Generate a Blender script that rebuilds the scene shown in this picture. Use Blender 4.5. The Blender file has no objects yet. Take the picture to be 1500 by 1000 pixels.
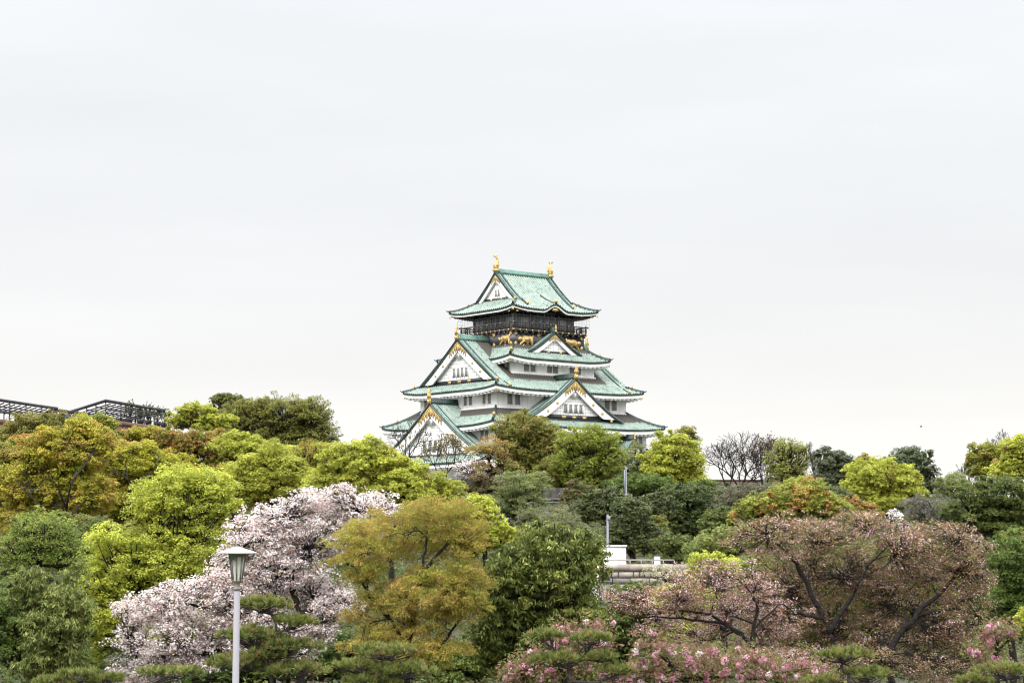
import bpy, math, random
import numpy as np
R = math.radians
scene = bpy.context.scene
COL = scene.collection

# ------------------------------------------------------------------ camera
CZ = 4.6                                     # the photographer's eye above the park ground
FPX, PITCH = 2890.0, math.atan(300.0 / 2890.0)
cam_data = bpy.data.cameras.new('camera')
cam = bpy.data.objects.new('camera', cam_data)
COL.objects.link(cam)
cam.location = (0, 0, CZ)
cam.rotation_euler = (R(90) + PITCH, 0, 0)
cam_data.sensor_width = 36.0
cam_data.lens = 36.0 * FPX / 1500.0
cam_data.clip_start, cam_data.clip_end = 0.5, 20000
scene.camera = cam

# ------------------------------------------------------------------ sky, sun, exposure
SUN_EL, SUN_AZ = R(40), R(200)               # high, behind the camera's left shoulder
world = bpy.data.worlds.new('World')
scene.world = world
world.use_nodes = True
nt = world.node_tree
nt.nodes.clear()
def wn(t, **k):
    n = nt.nodes.new(t)
    for a, b in k.items(): setattr(n, a, b)
    return n
wout = wn('ShaderNodeOutputWorld')
sky = wn('ShaderNodeTexSky', sky_type='NISHITA', sun_disc=False, sun_elevation=SUN_EL, sun_rotation=SUN_AZ, dust_density=3.0)
bg_sky = wn('ShaderNodeBackground'); bg_sky.inputs['Strength'].default_value = 0.10
nt.links.new(sky.outputs[0], bg_sky.inputs['Color'])
tc = wn('ShaderNodeTexCoord')
sep = wn('ShaderNodeSeparateXYZ'); nt.links.new(tc.outputs['Generated'], sep.inputs[0])
ramp = wn('ShaderNodeValToRGB')              # overcast cloud sheet: luminance rises to the zenith
cr = ramp.color_ramp
stops = [(0.0, (.80, .775, .745)), (.055, (.80, .785, .76)), (.085, (.735, .73, .72)), (.16, (.70, .708, .72)),
         (.29, (.72, .733, .752)), (.33, (.80, .813, .835)), (.42, (2.2, 2.22, 2.25)), (.70, (3.3, 3.32, 3.36)), (1.0, (3.5, 3.53, 3.58))]
while len(cr.elements) < len(stops): cr.elements.new(0.5)
for e, (p, c) in zip(cr.elements, stops):
    e.position = p; e.color = (*c, 1)
nt.links.new(sep.outputs['Z'], ramp.inputs[0])
mp = wn('ShaderNodeMapping'); mp.inputs['Scale'].default_value = (1.6, 1.6, 9.0)
nt.links.new(tc.outputs['Generated'], mp.inputs[0])
noi = wn('ShaderNodeTexNoise'); noi.inputs['Scale'].default_value = 2.2; noi.inputs['Detail'].default_value = 4.0
nt.links.new(mp.outputs[0], noi.inputs['Vector'])
mr = wn('ShaderNodeMapRange'); mr.inputs['From Min'].default_value = .3; mr.inputs['From Max'].default_value = .7
mr.inputs['To Min'].default_value = .955; mr.inputs['To Max'].default_value = 1.03
nt.links.new(noi.outputs[0], mr.inputs['Value'])
mul = wn('ShaderNodeVectorMath', operation='SCALE')
nt.links.new(ramp.outputs[0], mul.inputs[0]); nt.links.new(mr.outputs[0], mul.inputs['Scale'])
bg_cl = wn('ShaderNodeBackground'); bg_cl.inputs['Strength'].default_value = 1.06
nt.links.new(mul.outputs[0], bg_cl.inputs['Color'])
mixs = wn('ShaderNodeMixShader'); mixs.inputs[0].default_value = 0.95
nt.links.new(bg_sky.outputs[0], mixs.inputs[1]); nt.links.new(bg_cl.outputs[0], mixs.inputs[2])
nt.links.new(mixs.outputs[0], wout.inputs['Surface'])

sun_data = bpy.data.lights.new('sun', 'SUN')
sun_data.energy = 1.5; sun_data.angle = R(22); sun_data.color = (1.0, .965, .91)
sun = bpy.data.objects.new('sun', sun_data); COL.objects.link(sun)
sun.rotation_euler = (R(90) - SUN_EL, 0, R(180) - SUN_AZ)
sun.location = (-30, -60, 120)
scene.view_settings.view_transform = 'Standard'
scene.view_settings.look = 'None'
scene.view_settings.exposure = 0.32
scene.view_settings.gamma = 1.0
scene.view_settings.use_curve_mapping = False
scene.render.engine = 'CYCLES'
scene.cycles.filter_width = 1.1
scene.cycles.max_bounces = 6; scene.cycles.diffuse_bounces = 5; scene.cycles.glossy_bounces = 2
scene.cycles.transmission_bounces = 3; scene.cycles.transparent_max_bounces = 6

# ------------------------------------------------------------------ helpers
CP, SP = math.cos(PITCH), math.sin(PITCH)
def P(px, py, d):
    """world point at depth d (metres along +Y) seen at photo pixel px, py"""
    a = (px - 750.0) / FPX; b = (500.0 - py) / FPX
    r = np.array([a, CP - b * SP, SP + b * CP])
    p = r * (d / r[1]); p[2] += CZ
    return p

def tag(o, label=None, cat=None, group=None, kind=None):
    if label: o['label'] = label
    if cat: o['category'] = cat
    if group: o['group'] = group
    if kind: o['kind'] = kind
    return o

def empty(name, loc, rz=0.0):
    o = bpy.data.objects.new(name, None); COL.objects.link(o)
    o.location = tuple(float(x) for x in loc); o.rotation_euler = (0, 0, rz)
    o.empty_display_size = 0.3
    return o

def raw_mesh(name, V, faces_idx, sizes, mats, parent=None, loc=None, mat_idx=None, attrs=None, smooth=False):
    V = np.asarray(V, np.float32).reshape(-1, 3)
    me = bpy.data.meshes.new(name)
    me.vertices.add(len(V)); me.vertices.foreach_set('co', V.ravel())
    faces_idx = np.asarray(faces_idx, np.int32).ravel(); sizes = np.asarray(sizes, np.int32)
    me.loops.add(len(faces_idx)); me.loops.foreach_set('vertex_index', faces_idx)
    starts = np.concatenate([[0], np.cumsum(sizes)[:-1]]).astype(np.int32)
    me.polygons.add(len(sizes)); me.polygons.foreach_set('loop_start', starts)
    if mat_idx is not None: me.polygons.foreach_set('material_index', np.asarray(mat_idx, np.int32))
    if smooth: me.polygons.foreach_set('use_smooth', np.ones(len(sizes), bool))
    for m in (mats if isinstance(mats, (list, tuple)) else [mats]): me.materials.append(m)
    me.update(calc_edges=True)
    for an, (ty, arr) in (attrs or {}).items():
        a = me.attributes.new(an, ty, 'POINT')
        a.data.foreach_set('color' if ty == 'FLOAT_COLOR' else 'value', np.asarray(arr, np.float32).ravel())
    o = bpy.data.objects.new(name, me); COL.objects.link(o)
    if parent is not None: o.parent = parent
    if loc is not None: o.location = tuple(float(x) for x in loc)
    return o

class MB:
    """collects polygons; build() links them as one mesh object"""
    def __init__(s, xf=None): s.v = []; s.f = []; s.mi = []; s.a = []; s.p = []; s.xf = xf
    def add(s, pts, faces, m=0, a=None, pan=None):
        n = len(s.v)
        for k, p in enumerate(pts):
            s.v.append(s.xf(*p) if s.xf else tuple(p)); s.a.append(0.0 if a is None else a[k]); s.p.append(0.0 if pan is None else pan[k])
        for f in faces: s.f.append([n + i for i in f]); s.mi.append(m)
        return s
    def box(s, x0, x1, y0, y1, z0, z1, m=0):
        p = [(x0,y0,z0),(x1,y0,z0),(x1,y1,z0),(x0,y1,z0),(x0,y0,z1),(x1,y0,z1),(x1,y1,z1),(x0,y1,z1)]
        return s.add(p, [(0,3,2,1),(4,5,6,7),(0,1,5,4),(1,2,6,5),(2,3,7,6),(3,0,4,7)], m)
    def prism(s, poly, d0, d1, put, m=0):
        """poly: list of (a,b); put(a,b,d)->xyz"""
        n = len(poly)
        pts = [put(a, b, d0) for a, b in poly] + [put(a, b, d1) for a, b in poly]
        fs = [tuple(range(n - 1, -1, -1)), tuple(range(n, 2 * n))]
        fs += [(i, (i + 1) % n, n + (i + 1) % n, n + i) for i in range(n)]
        return s.add(pts, fs, m)
    def tube(s, pts, radii, n=6, m=0, cap=True):
        pts = [np.asarray(p, float) for p in pts]
        if not hasattr(radii, '__len__'): radii = [radii] * len(pts)
        rings = []
        for i, p in enumerate(pts):
            t = pts[min(i + 1, len(pts) - 1)] - pts[max(i - 1, 0)]
            t = t / (np.linalg.norm(t) + 1e-9)
            up = np.array([0, 0, 1.0]) if abs(t[2]) < .9 else np.array([1.0, 0, 0])
            b = np.cross(t, up); b /= np.linalg.norm(b); c = np.cross(b, t)
            rings.append([tuple(p + radii[i] * (math.cos(2*math.pi*k/n) * b + math.sin(2*math.pi*k/n) * c)) for k in range(n)])
        pts2 = [q for r_ in rings for q in r_]; fs = []
        for i in range(len(rings) - 1):
            for k in range(n):
                a = i*n + k; b2 = i*n + (k+1) % n
                fs.append((a, b2, b2 + n, a + n))
        if cap: fs.append(tuple(range(n - 1, -1, -1))); fs.append(tuple(range((len(rings)-1)*n, len(rings)*n)))
        return s.add(pts2, fs, m)
    def strip(s, A, B, m=0, a=None):
        """quad strip between two polylines"""
        n = len(A)
        return s.add(list(A) + list(B), [(i, i+1, n+i+1, n+i) for i in range(n - 1)], m, a)
    def lathe(s, prof, n=16, c=(0, 0), m=0):
        pts = []
        for r_, z in prof:
            pts += [(c[0] + r_*math.cos(2*math.pi*k/n), c[1] + r_*math.sin(2*math.pi*k/n), z) for k in range(n)]
        fs = [(i*n+k, i*n+(k+1) % n, (i+1)*n+(k+1) % n, (i+1)*n+k) for i in range(len(prof)-1) for k in range(n)]
        return s.add(pts, fs, m)
    def build(s, name, mats, parent=None, loc=None, smooth=False, attr=None):
        V = np.array(s.v, np.float32)
        return raw_mesh(name, V, [i for f in s.f for i in f], [len(f) for f in s.f], mats, parent, loc, s.mi,
                        {attr: ('FLOAT', s.a), 'pan': ('FLOAT', s.p)} if attr else None, smooth)

# ------------------------------------------------------------------ materials
def mat(name, base, rough=.7, metal=0.0, noise=None, bump=None, spec=.4):
    """noise = (scale, colour2, lo, hi) mixes a second colour through noise; bump = (scale, strength)"""
    m = bpy.data.materials.new(name); m.use_nodes = True
    t = m.node_tree; b = t.nodes['Principled BSDF']
    b.inputs['Base Color'].default_value = (*base, 1); b.inputs['Roughness'].default_value = rough
    b.inputs['Metallic'].default_value = metal; b.inputs['Specular IOR Level'].default_value = spec
    co = t.nodes.new('ShaderNodeTexCoord')
    if noise:
        sc, c2, lo, hi = noise
        n = t.nodes.new('ShaderNodeTexNoise'); n.inputs['Scale'].default_value = sc; n.inputs['Detail'].default_value = 6
        n.inputs['Roughness'].default_value = .65
        t.links.new(co.outputs['Object'], n.inputs['Vector'])
        r_ = t.nodes.new('ShaderNodeMapRange'); r_.inputs['From Min'].default_value = lo; r_.inputs['From Max'].default_value = hi
        t.links.new(n.outputs[0], r_.inputs['Value'])
        mx = t.nodes.new('ShaderNodeMix'); mx.data_type = 'RGBA'
        mx.inputs[6].default_value = (*base, 1); mx.inputs[7].default_value = (*c2, 1)
        t.links.new(r_.outputs[0], mx.inputs[0]); t.links.new(mx.outputs[2], b.inputs['Base Color'])
    if bump:
        n2 = t.nodes.new('ShaderNodeTexNoise'); n2.inputs['Scale'].default_value = bump[0]; n2.inputs['Detail'].default_value = 4
        t.links.new(co.outputs['Object'], n2.inputs['Vector'])
        bp = t.nodes.new('ShaderNodeBump'); bp.inputs['Strength'].default_value = bump[1]; bp.inputs['Distance'].default_value = .1
        t.links.new(n2.outputs[0], bp.inputs['Height']); t.links.new(bp.outputs[0], b.inputs['Normal'])
    return m

def roof_material():
    """verdigris copper; bare brown copper where the eaves above keep the rain off (attribute 'bare')"""
    m = mat('verdigris_copper', (.23, .44, .335), .6)
    t = m.node_tree; b = t.nodes['Principled BSDF']
    co = t.nodes.new('ShaderNodeTexCoord')
    n = t.nodes.new('ShaderNodeTexNoise'); n.inputs['Scale'].default_value = .55; n.inputs['Detail'].default_value = 8; n.inputs['Roughness'].default_value = .7
    t.links.new(co.outputs['Object'], n.inputs['Vector'])
    r1 = t.nodes.new('ShaderNodeValToRGB'); e = r1.color_ramp.elements
    e[0].position = .30; e[0].color = (.105, .145, .12, 1); e[1].position = .62; e[1].color = (.285, .36, .312, 1)
    x = r1.color_ramp.elements.new(.44); x.color = (.22, .285, .245, 1)
    t.links.new(n.outputs[0], r1.inputs[0])
    n2 = t.nodes.new('ShaderNodeTexNoise'); n2.inputs['Scale'].default_value = 2.3; n2.inputs['Detail'].default_value = 5
    t.links.new(co.outputs['Object'], n2.inputs['Vector'])
    r2 = t.nodes.new('ShaderNodeMapRange'); r2.inputs['From Min'].default_value = .54; r2.inputs['From Max'].default_value = .70
    t.links.new(n2.outputs[0], r2.inputs['Value'])
    m1 = t.nodes.new('ShaderNodeMix'); m1.data_type = 'RGBA'; m1.inputs[7].default_value = (.06, .085, .07, 1)
    t.links.new(r2.outputs[0], m1.inputs[0]); t.links.new(r1.outputs[0], m1.inputs[6])
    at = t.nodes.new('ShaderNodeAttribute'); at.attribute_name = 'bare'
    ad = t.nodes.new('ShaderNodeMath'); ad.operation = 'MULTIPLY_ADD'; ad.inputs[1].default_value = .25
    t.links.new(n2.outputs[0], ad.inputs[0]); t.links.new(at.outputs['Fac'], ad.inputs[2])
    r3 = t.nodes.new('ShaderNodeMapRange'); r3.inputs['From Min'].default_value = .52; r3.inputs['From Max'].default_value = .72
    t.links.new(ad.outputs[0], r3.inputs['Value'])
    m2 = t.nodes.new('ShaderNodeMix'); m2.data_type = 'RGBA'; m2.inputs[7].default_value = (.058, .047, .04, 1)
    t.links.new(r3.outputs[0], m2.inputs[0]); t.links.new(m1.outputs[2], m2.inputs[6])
    # pans between the raised tile rows painted darker, as if shaded (attribute 'pan')
    ap_ = t.nodes.new('ShaderNodeAttribute'); ap_.attribute_name = 'pan'
    sc_ = t.nodes.new('ShaderNodeMath'); sc_.operation = 'MULTIPLY'; sc_.inputs[1].default_value = .34
    t.links.new(ap_.outputs['Fac'], sc_.inputs[0])
    m3 = t.nodes.new('ShaderNodeMix'); m3.data_type = 'RGBA'; m3.inputs[7].default_value = (.05, .075, .06, 1)
    t.links.new(sc_.outputs[0], m3.inputs[0]); t.links.new(m2.outputs[2], m3.inputs[6])
    t.links.new(m3.outputs[2], b.inputs['Base Color'])
    return m

def foliage_material(name, trans=.25, rough=.55, spec=.25):
    m = bpy.data.materials.new(name); m.use_nodes = True
    t = m.node_tree; b = t.nodes['Principled BSDF']
    at = t.nodes.new('ShaderNodeAttribute'); at.attribute_name = 'leaf_colour'
    t.links.new(at.outputs['Color'], b.inputs['Base Color'])
    b.inputs['Roughness'].default_value = rough; b.inputs['Specular IOR Level'].default_value = spec
    tr = t.nodes.new('ShaderNodeBsdfTranslucent'); t.links.new(at.outputs['Color'], tr.inputs['Color'])
    mx = t.nodes.new('ShaderNodeMixShader'); mx.inputs[0].default_value = trans
    t.links.new(b.outputs[0], mx.inputs[1]); t.links.new(tr.outputs[0], mx.inputs[2])
    t.links.new(mx.outputs[0], t.nodes['Material Output'].inputs['Surface'])
    return m

def weather(m, amount=.16):
    """vertical rain streaks and grey bloom on a wall"""
    t = m.node_tree; b = t.nodes['Principled BSDF']; src = b.inputs['Base Color'].links[0].from_socket
    co = t.nodes.new('ShaderNodeTexCoord'); mp_ = t.nodes.new('ShaderNodeMapping'); mp_.inputs['Scale'].default_value = (1.7, 1.7, .16)
    t.links.new(co.outputs['Object'], mp_.inputs[0])
    n = t.nodes.new('ShaderNodeTexNoise'); n.inputs['Scale'].default_value = 1.0; n.inputs['Detail'].default_value = 5
    t.links.new(mp_.outputs[0], n.inputs['Vector'])
    r_ = t.nodes.new('ShaderNodeMapRange'); r_.inputs['From Min'].default_value = .48; r_.inputs['From Max'].default_value = .75; r_.inputs['To Max'].default_value = amount*2.4
    t.links.new(n.outputs[0], r_.inputs['Value'])
    mx = t.nodes.new('ShaderNodeMix'); mx.data_type = 'RGBA'; mx.inputs[7].default_value = (.50, .48, .45, 1)
    t.links.new(r_.outputs[0], mx.inputs[0]); t.links.new(src, mx.inputs[6]); t.links.new(mx.outputs[2], b.inputs['Base Color'])
    return m

M = dict(
    roof=roof_material(),
    ridge=mat('dark_verdigris', (.017, .033, .030), .5, noise=(1.3, (.07, .115, .098), .50, .76)),
    ridge_light=mat('pale_verdigris', (.12, .225, .185), .55, noise=(1.1, (.05, .10, .085), .5, .7)),
    plaster=mat('white_plaster', (.87, .865, .86), .85, noise=(.35, (.79, .785, .775), .52, .75), spec=.2),
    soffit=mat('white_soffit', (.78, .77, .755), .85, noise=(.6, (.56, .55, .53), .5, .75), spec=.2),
    board=mat('white_board', (.86, .85, .835), .7, noise=(.8, (.70, .68, .64), .55, .75), spec=.3),
    lattice=mat('lattice_seam', (.55, .545, .54), .8),
    pane=mat('lattice_window', (.27, .27, .265), .7, noise=(3.0, (.13, .13, .13), .4, .6)),
    lead=mat('grey_lead', (.30, .295, .29), .7),
    navy=mat('black_lacquer', (.014, .016, .021), .35, noise=(1.0, (.03, .03, .034), .45, .7)),
    wood=mat('dark_timber', (.034, .03, .029), .6, noise=(2.0, (.065, .056, .052), .4, .7)),
    gold=mat('gold_leaf', (.58, .41, .165), .5, .35, noise=(3.0, (.36, .24, .09), .48, .66), bump=(5.0, .6)),
    glass=mat('observation_glass', (.20, .21, .235), .15, spec=.6),  # grey base colour stands in for sky reflections in the panes
    stone=mat('castle_stone', (.26, .24, .21), .9, noise=(.5, (.13, .12, .105), .42, .6), bump=(1.2, .7)),
    bark=mat('dark_bark', (.012, .0095, .008), .95, noise=(6.0, (.028, .022, .018), .5, .75), bump=(9.0, 1.0)),
    bark_grey=mat('grey_bark', (.06, .05, .043), .9, noise=(5.0, (.035, .029, .025), .4, .65), bump=(14.0, .6)),
    leaf=foliage_material('leaf', .42),
    gloss_leaf=foliage_material('glossy_leaf', .3, .5, .25),
    petal=foliage_material('petal', .48, .7, .1),
    needle=foliage_material('needle', .25, .6, .2),
)

weather(M['plaster']); weather(M['board'], .1)

# ------------------------------------------------------------------ the ground
def ground_z(y, x=0.0):
    z = float(np.interp(y, [-80, 62, 85, 112, 150, 170, 230, 300, 350, 470, 700, 1500, 9000],
                        [0, 0, .5, 1.5, 2.8, 3.8, 7.4, 10.6, 13.0, 13.0, 4.0, 0, -4]))
    return z
def build_ground():
    ys = np.concatenate([np.arange(-60, 480, 6.0), [520, 600, 700, 900, 1500, 3000, 9000]])
    xs = np.concatenate([[-6000, -2000, -700], np.arange(-260, 261, 8.0), [700, 2000, 6000]])
    rng = np.random.default_rng(3)
    V = []
    for y in ys:
        for x in xs:
            z = ground_z(y) + (.25 * math.sin(x * .21 + y * .13) + .2 * math.sin(x * .07 - y * .19)) * (1 if 40 < y < 480 else .15)
            V.append((x, y, z))
    n = len(xs)
    F = [(j*n+i, j*n+i+1, (j+1)*n+i+1, (j+1)*n+i) for j in range(len(ys)-1) for i in range(n-1)]
    m = mat('earth_and_grass', (.03, .038, .014), .95, noise=(.18, (.045, .034, .02), .45, .6), bump=(3.0, .6))
    o = raw_mesh('ground', V, F, [4]*len(F), m, smooth=True)
    tag(o, 'earth and grass hillside rising under the trees', 'ground', kind='structure')
build_ground()

# ------------------------------------------------------------------ the castle keep
CX, CY, TH = 2.217, 379.6, R(38.865)
BZ = 13.0 - CZ                                # local z of the keep's foot, in heights above the eye
keep = empty('castle_keep', (CX, CY, 13.0), TH)
tag(keep, 'white five-tiered castle keep with green copper roofs and gold ornaments on the hill', 'castle')
def LX(u, v, z): return (u, v, z - BZ)        # (u along the ridge, v across it, height above the eye)
def KB(): return MB(LX)
rk = random.Random(11)

def cols(lo, hi, p=.6):
    """positions along the eave with a raised rib every p metres; returns [(pos, lift)]"""
    out = []; k0 = math.floor(lo / p) - 1
    for k in range(k0, int(math.ceil(hi / p)) + 1):
        for o_, h in ((0, 0), (.46, 0), (.58, .2), (.88, .2)):
            x = (k + o_) * p
            if lo < x < hi: out.append((x, h))
    return [(lo, 0)] + out + [(hi, 0)]

SIDES = {'-v': lambda a, q, z: (a, -q, z), '+v': lambda a, q, z: (-a, q, z),
         '-u': lambda a, q, z: (-q, -a, z), '+u': lambda a, q, z: (q, a, z)}

def lift_of(t, lift): return lift * max(0.0, (abs(t) - .45) / .55) ** 2.2

class Roof:
    """one tiled roof tier: eave rectangle hx,hy at height ze, rising to ix,iy at zt"""
    def __init__(s, hx, hy, ze, ix, iy, zt, lift=.6, power=1.25, bare=None, bump=None):
        s.__dict__.update(hx=hx, hy=hy, ze=ze, ix=ix, iy=iy, zt=zt, lift=lift, power=power, bare=bare, bump=bump)
    def dims(s, side): return (s.hx, s.hy, s.ix, s.iy) if side[1] == 'v' else (s.hy, s.hx, s.iy, s.ix)
    def z(s, side, a, r):
        ha, hq, ia, iq = s.dims(side)
        L = ha - (ha - ia) * r
        z = s.ze + (s.zt - s.ze) * r ** s.power + lift_of(a / L, s.lift) * (1 - r) ** 2
        if s.bump and side == '-v':
            w, h = s.bump
            if abs(a) < w: z += h * (.5 + .5 * math.cos(math.pi * a / w)) ** 1.2 * max(0, 1 - r / .55)
        return z
    def pt(s, side, a, r, dz=0):
        ha, hq, ia, iq = s.dims(side)
        return SIDES[side](a, hq - (hq - iq) * r, s.z(side, a, r) + dz)
    def rmax(s, side, a):
        ha, hq, ia, iq = s.dims(side)
        return 1.0 if abs(a) <= ia else max(0.0, (ha - abs(a)) / (ha - ia))
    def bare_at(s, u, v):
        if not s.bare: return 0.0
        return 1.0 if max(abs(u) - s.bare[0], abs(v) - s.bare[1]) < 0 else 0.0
    def surface(s, mb, sides=('-v', '+v', '-u', '+u'), rows=9, rcap=None):
        for sd in sides:
            ha = s.dims(sd)[0]
            C = cols(-ha, ha)
            if s.bare:
                eb = (s.bare[0] if sd[1] == 'v' else s.bare[1])
            n = rows + 1; pts = []; at = []; pn_ = []
            for a, h in C:
                rm = s.rmax(sd, a)
                if rcap: rm = min(rm, rcap(sd, a))
                for j in range(n):
                    p = s.pt(sd, a, rm * j / rows, h)
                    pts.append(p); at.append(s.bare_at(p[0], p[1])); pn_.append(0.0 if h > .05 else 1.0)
            fs = [(i*n+j, (i+1)*n+j, (i+1)*n+j+1, i*n+j+1) for i in range(len(C)-1) for j in range(rows)]
            mb.add(pts, fs, 0, at, pn_)
    def eave_line(s, side, inset=0.0, dz=0.0, n=60):
        ha, hq, ia, iq = s.dims(side); out = []
        for i in range(n + 1):
            a = (-1 + 2 * i / n) * ha
            z = s.z(side, a, 0)
            out.append(SIDES[side](a * (ha - inset) / ha, hq - inset, z + dz))
        return out
    def hip(s, su, sv, n=10, r1=1.0, dz=0.0):
        out = []
        for i in range(n + 1):
            r = r1 * i / n
            u = s.hx - (s.hx - s.ix) * r; v = s.hy - (s.hy - s.iy) * r
            z = s.ze + (s.zt - s.ze) * r ** s.power + s.lift * (1 - r) ** 2
            out.append((su * u, sv * v, z + dz))
        return out

def eaves(roof, parent, wall_in, fascia=.55, soff='soffit', step=1.05, raft='board', drop=.36):
    """tile edge, white fascia, soffit and rafter tails round all four sides"""
    te, fa, so, rf = KB(), KB(), KB(), KB()
    for sd in SIDES:
        e = lambda i, d: roof.eave_line(sd, i, d)
        te.strip(e(-.04, .05), e(-.04, -.2)); te.strip(e(-.04, -.2), e(.25, -.26))
        # rows of round tile ends
        ha, hq = roof.dims(sd)[:2]
        k = int(2 * ha / .5)
        for i in range(1, k):
            a = -ha + i * .5; z = roof.z(sd, a, 0)
            q = [SIDES[sd](a + .11 * math.cos(t), hq + .07, z - .03 + .11 * math.sin(t)) for t in np.linspace(0, 2*math.pi, 7)[:6]]
            te.add(q, [(0, 1, 2, 3, 4, 5)])
        fa.strip(e(.14, -.262), e(.14, -.262 - fascia)); fa.strip(e(.14, -.262 - fascia), e(.42, -.262 - fascia))
        so.strip(e(.42, -.262 - fascia), e(wall_in, -.262 - fascia + .35))
        k = int(2 * (ha - .5) / step)
        for i in range(k + 1):
            a = -ha + .5 + (2 * ha - 1.0) * i / k
            z = roof.z(sd, a, 0) - .262 - fascia; w = step * .29; z2 = roof.z(sd, a, 0)*.0 + z + .35
            p0, p1 = hq - .30, hq - wall_in - .02
            f = SIDES[sd]
            lim = max(.1, ha - abs(a)); p1 = max(p1, hq - max(.45, lim + wall_in*0))
            t = (p0 - p1) / max(.1, (wall_in - .28))
            zb = z + .35 * min(1, t)
            pts = [f(a-w, p0, z+.02), f(a+w, p0, z+.02), f(a+w*.8, p0, z-drop), f(a-w*.8, p0, z-drop),
                   f(a-w, p1, zb+.02), f(a+w, p1, zb+.02), f(a+w*.8, p1, zb-drop), f(a-w*.8, p1, zb-drop)]
            rf.add(pts, [(0,1,2,3), (7,6,5,4), (0,4,5,1), (1,5,6,2), (2,6,7,3), (3,7,4,0)])
    te.build('tile_edge', M['ridge'], parent); fa.build('fascia', M['board'], parent)
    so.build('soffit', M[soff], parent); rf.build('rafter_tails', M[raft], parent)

def ridge_bar(pts, w=.5, h=.5, mat_=None, name='hip_ridge', parent=None, tip=True):
    """stacked tile ridge following a polyline, with two rounded courses and an upturned tip"""
    mb = KB(); P3 = [np.array(p, float) for p in pts]
    sec = [(-w/2, 0), (-w/2, h*.55), (-w*.36, h*.62), (-w*.33, h*.9), (-w*.15, h*1.1), (w*.15, h*1.1), (w*.33, h*.9), (w*.36, h*.62), (w/2, h*.55), (w/2, 0)]
    rows = []
    for i, p in enumerate(P3):
        t = P3[min(i+1, len(P3)-1)] - P3[max(i-1, 0)]; t[2] = 0; t /= np.linalg.norm(t) + 1e-9
        side = np.array([-t[1], t[0], 0])
        rows.append([tuple(p + side * a + np.array([0, 0, b])) for a, b in sec])
    n = len(sec); fs = [(i*n+k, i*n+k+1, (i+1)*n+k+1, (i+1)*n+k) for i in range(len(rows)-1) for k in range(n-1)]
    fs += [tuple(range(n)), tuple(range((len(rows)-1)*n, len(rows)*n))]
    mb.add([q for r_ in rows for q in r_], fs)
    if tip:
        d = P3[0] - P3[1]; d /= np.linalg.norm(d)
        q = P3[0]
        mb.tube([q + [0, 0, .25], q + d*.35 + [0, 0, .33], q + d*.6 + [0, 0, .62]], [.15, .11, .03], 6)
    return mb.build(name, M[mat_ or 'ridge'], parent)

def gold_crest(parent, u, v, z, ang, s=1.0, name='gold_crest'):
    """small gilded ridge-end ornament: shield with a flared crown and two fins; ang = facing direction"""
    c, sn = math.cos(ang), math.sin(ang)
    put = lambda a, b, d: (u - sn*a*s + c*d*s, v + c*a*s + sn*d*s, z + b*s)
    mb = KB()
    mb.prism([(-.42, 0), (.42, 0), (.52, .3), (.34, .62), (.40, .9), (.12, .78), (0, 1.15), (-.12, .78), (-.40, .9), (-.34, .62), (-.52, .3)], -.12, .14, put)
    mb.prism([(-.2, .15), (.2, .15), (.22, .5), (0, .66), (-.22, .5)], .14, .24, put)
    return mb.build(name, M['gold'], parent)

def finial(parent, u, v, z, ang, s=1.0):
    """tall gilded ridge-end piece: round boss on a base, body, horned flame top"""
    c, sn = math.cos(ang), math.sin(ang)
    put = lambda a, b, d: (u - sn*a*s*.74 + c*d*s, v + c*a*s*.74 + sn*d*s, z + b*s)
    mb = KB()
    mb.prism([(-.62, -.25), (.62, -.25), (.70, .35), (.50, .95), (.36, 1.35), (.42, 1.85), (.30, 2.35), (.40, 2.75), (.12, 2.55), (0, 2.95), (-.12, 2.55), (-.34, 2.7), (-.28, 2.3), (-.40, 1.8), (-.36, 1.3), (-.5, .95), (-.70, .35)], -.16, .16, put)
    mb.prism([(.5*math.cos(t), .30 + .42*math.sin(t)) for t in np.linspace(0, 2*math.pi, 13)[:12]], .16, .34, put)
    mb.prism([(-.26, .9), (.26, .9), (.30, 1.5), (.12, 2.1), (-.12, 2.1), (-.30, 1.5)], .16, .36, put)
    mb.prism([(-.62, 1.0), (-.34, 1.0), (-.40, 1.5), (-.68, 1.75)], -.1, .2, put)
    mb.prism([(.34, 1.0), (.62, 1.0), (.68, 1.75), (.40, 1.5)], -.1, .2, put)
    return mb.build('ridge_finial', M['gold'], parent)

def windows(parent, side, q, items, w=1.0, h=1.75, proud=.03):
    """recessed lattice windows, each with its frame; items = [(along, zc)]"""
    f = SIDES[side]
    for a, zc in items:
        mb = KB()
        x0, x1, z0, z1 = a - w/2, a + w/2, zc - h/2, zc + h/2
        put = lambda s_, z, d: f(s_, q + d, z)
        mb.prism([(x0, z0), (x1, z0), (x1, z1), (x0, z1)], -.05, proud - .012, put, 1)
        for (a0, a1, b0, b1) in ((x0-.09, x0, z0-.09, z1+.09), (x1, x1+.09, z0-.09, z1+.09), (x0, x1, z1, z1+.09), (x0, x1, z0-.09, z0)):
            mb.prism([(a0, b0), (a1, b0), (a1, b1), (a0, b1)], -.05, proud + .07, put, 0)
        for i in range(1, 4):
            s_ = x0 + (x1 - x0) * i / 4
            mb.prism([(s_-.045, z0), (s_+.045, z0), (s_+.045, z1), (s_-.045, z1)], -.05, proud + .03, put, 2)
        for i in range(1, 6):
            z = z0 + (z1 - z0) * i / 6
            mb.prism([(x0, z-.035), (x1, z-.035), (x1, z+.035), (x0, z+.035)], -.05, proud + .02, put, 2)
        mb.build('lattice_window', [M['plaster'], M['pane'], M['lead']], parent)

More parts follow.
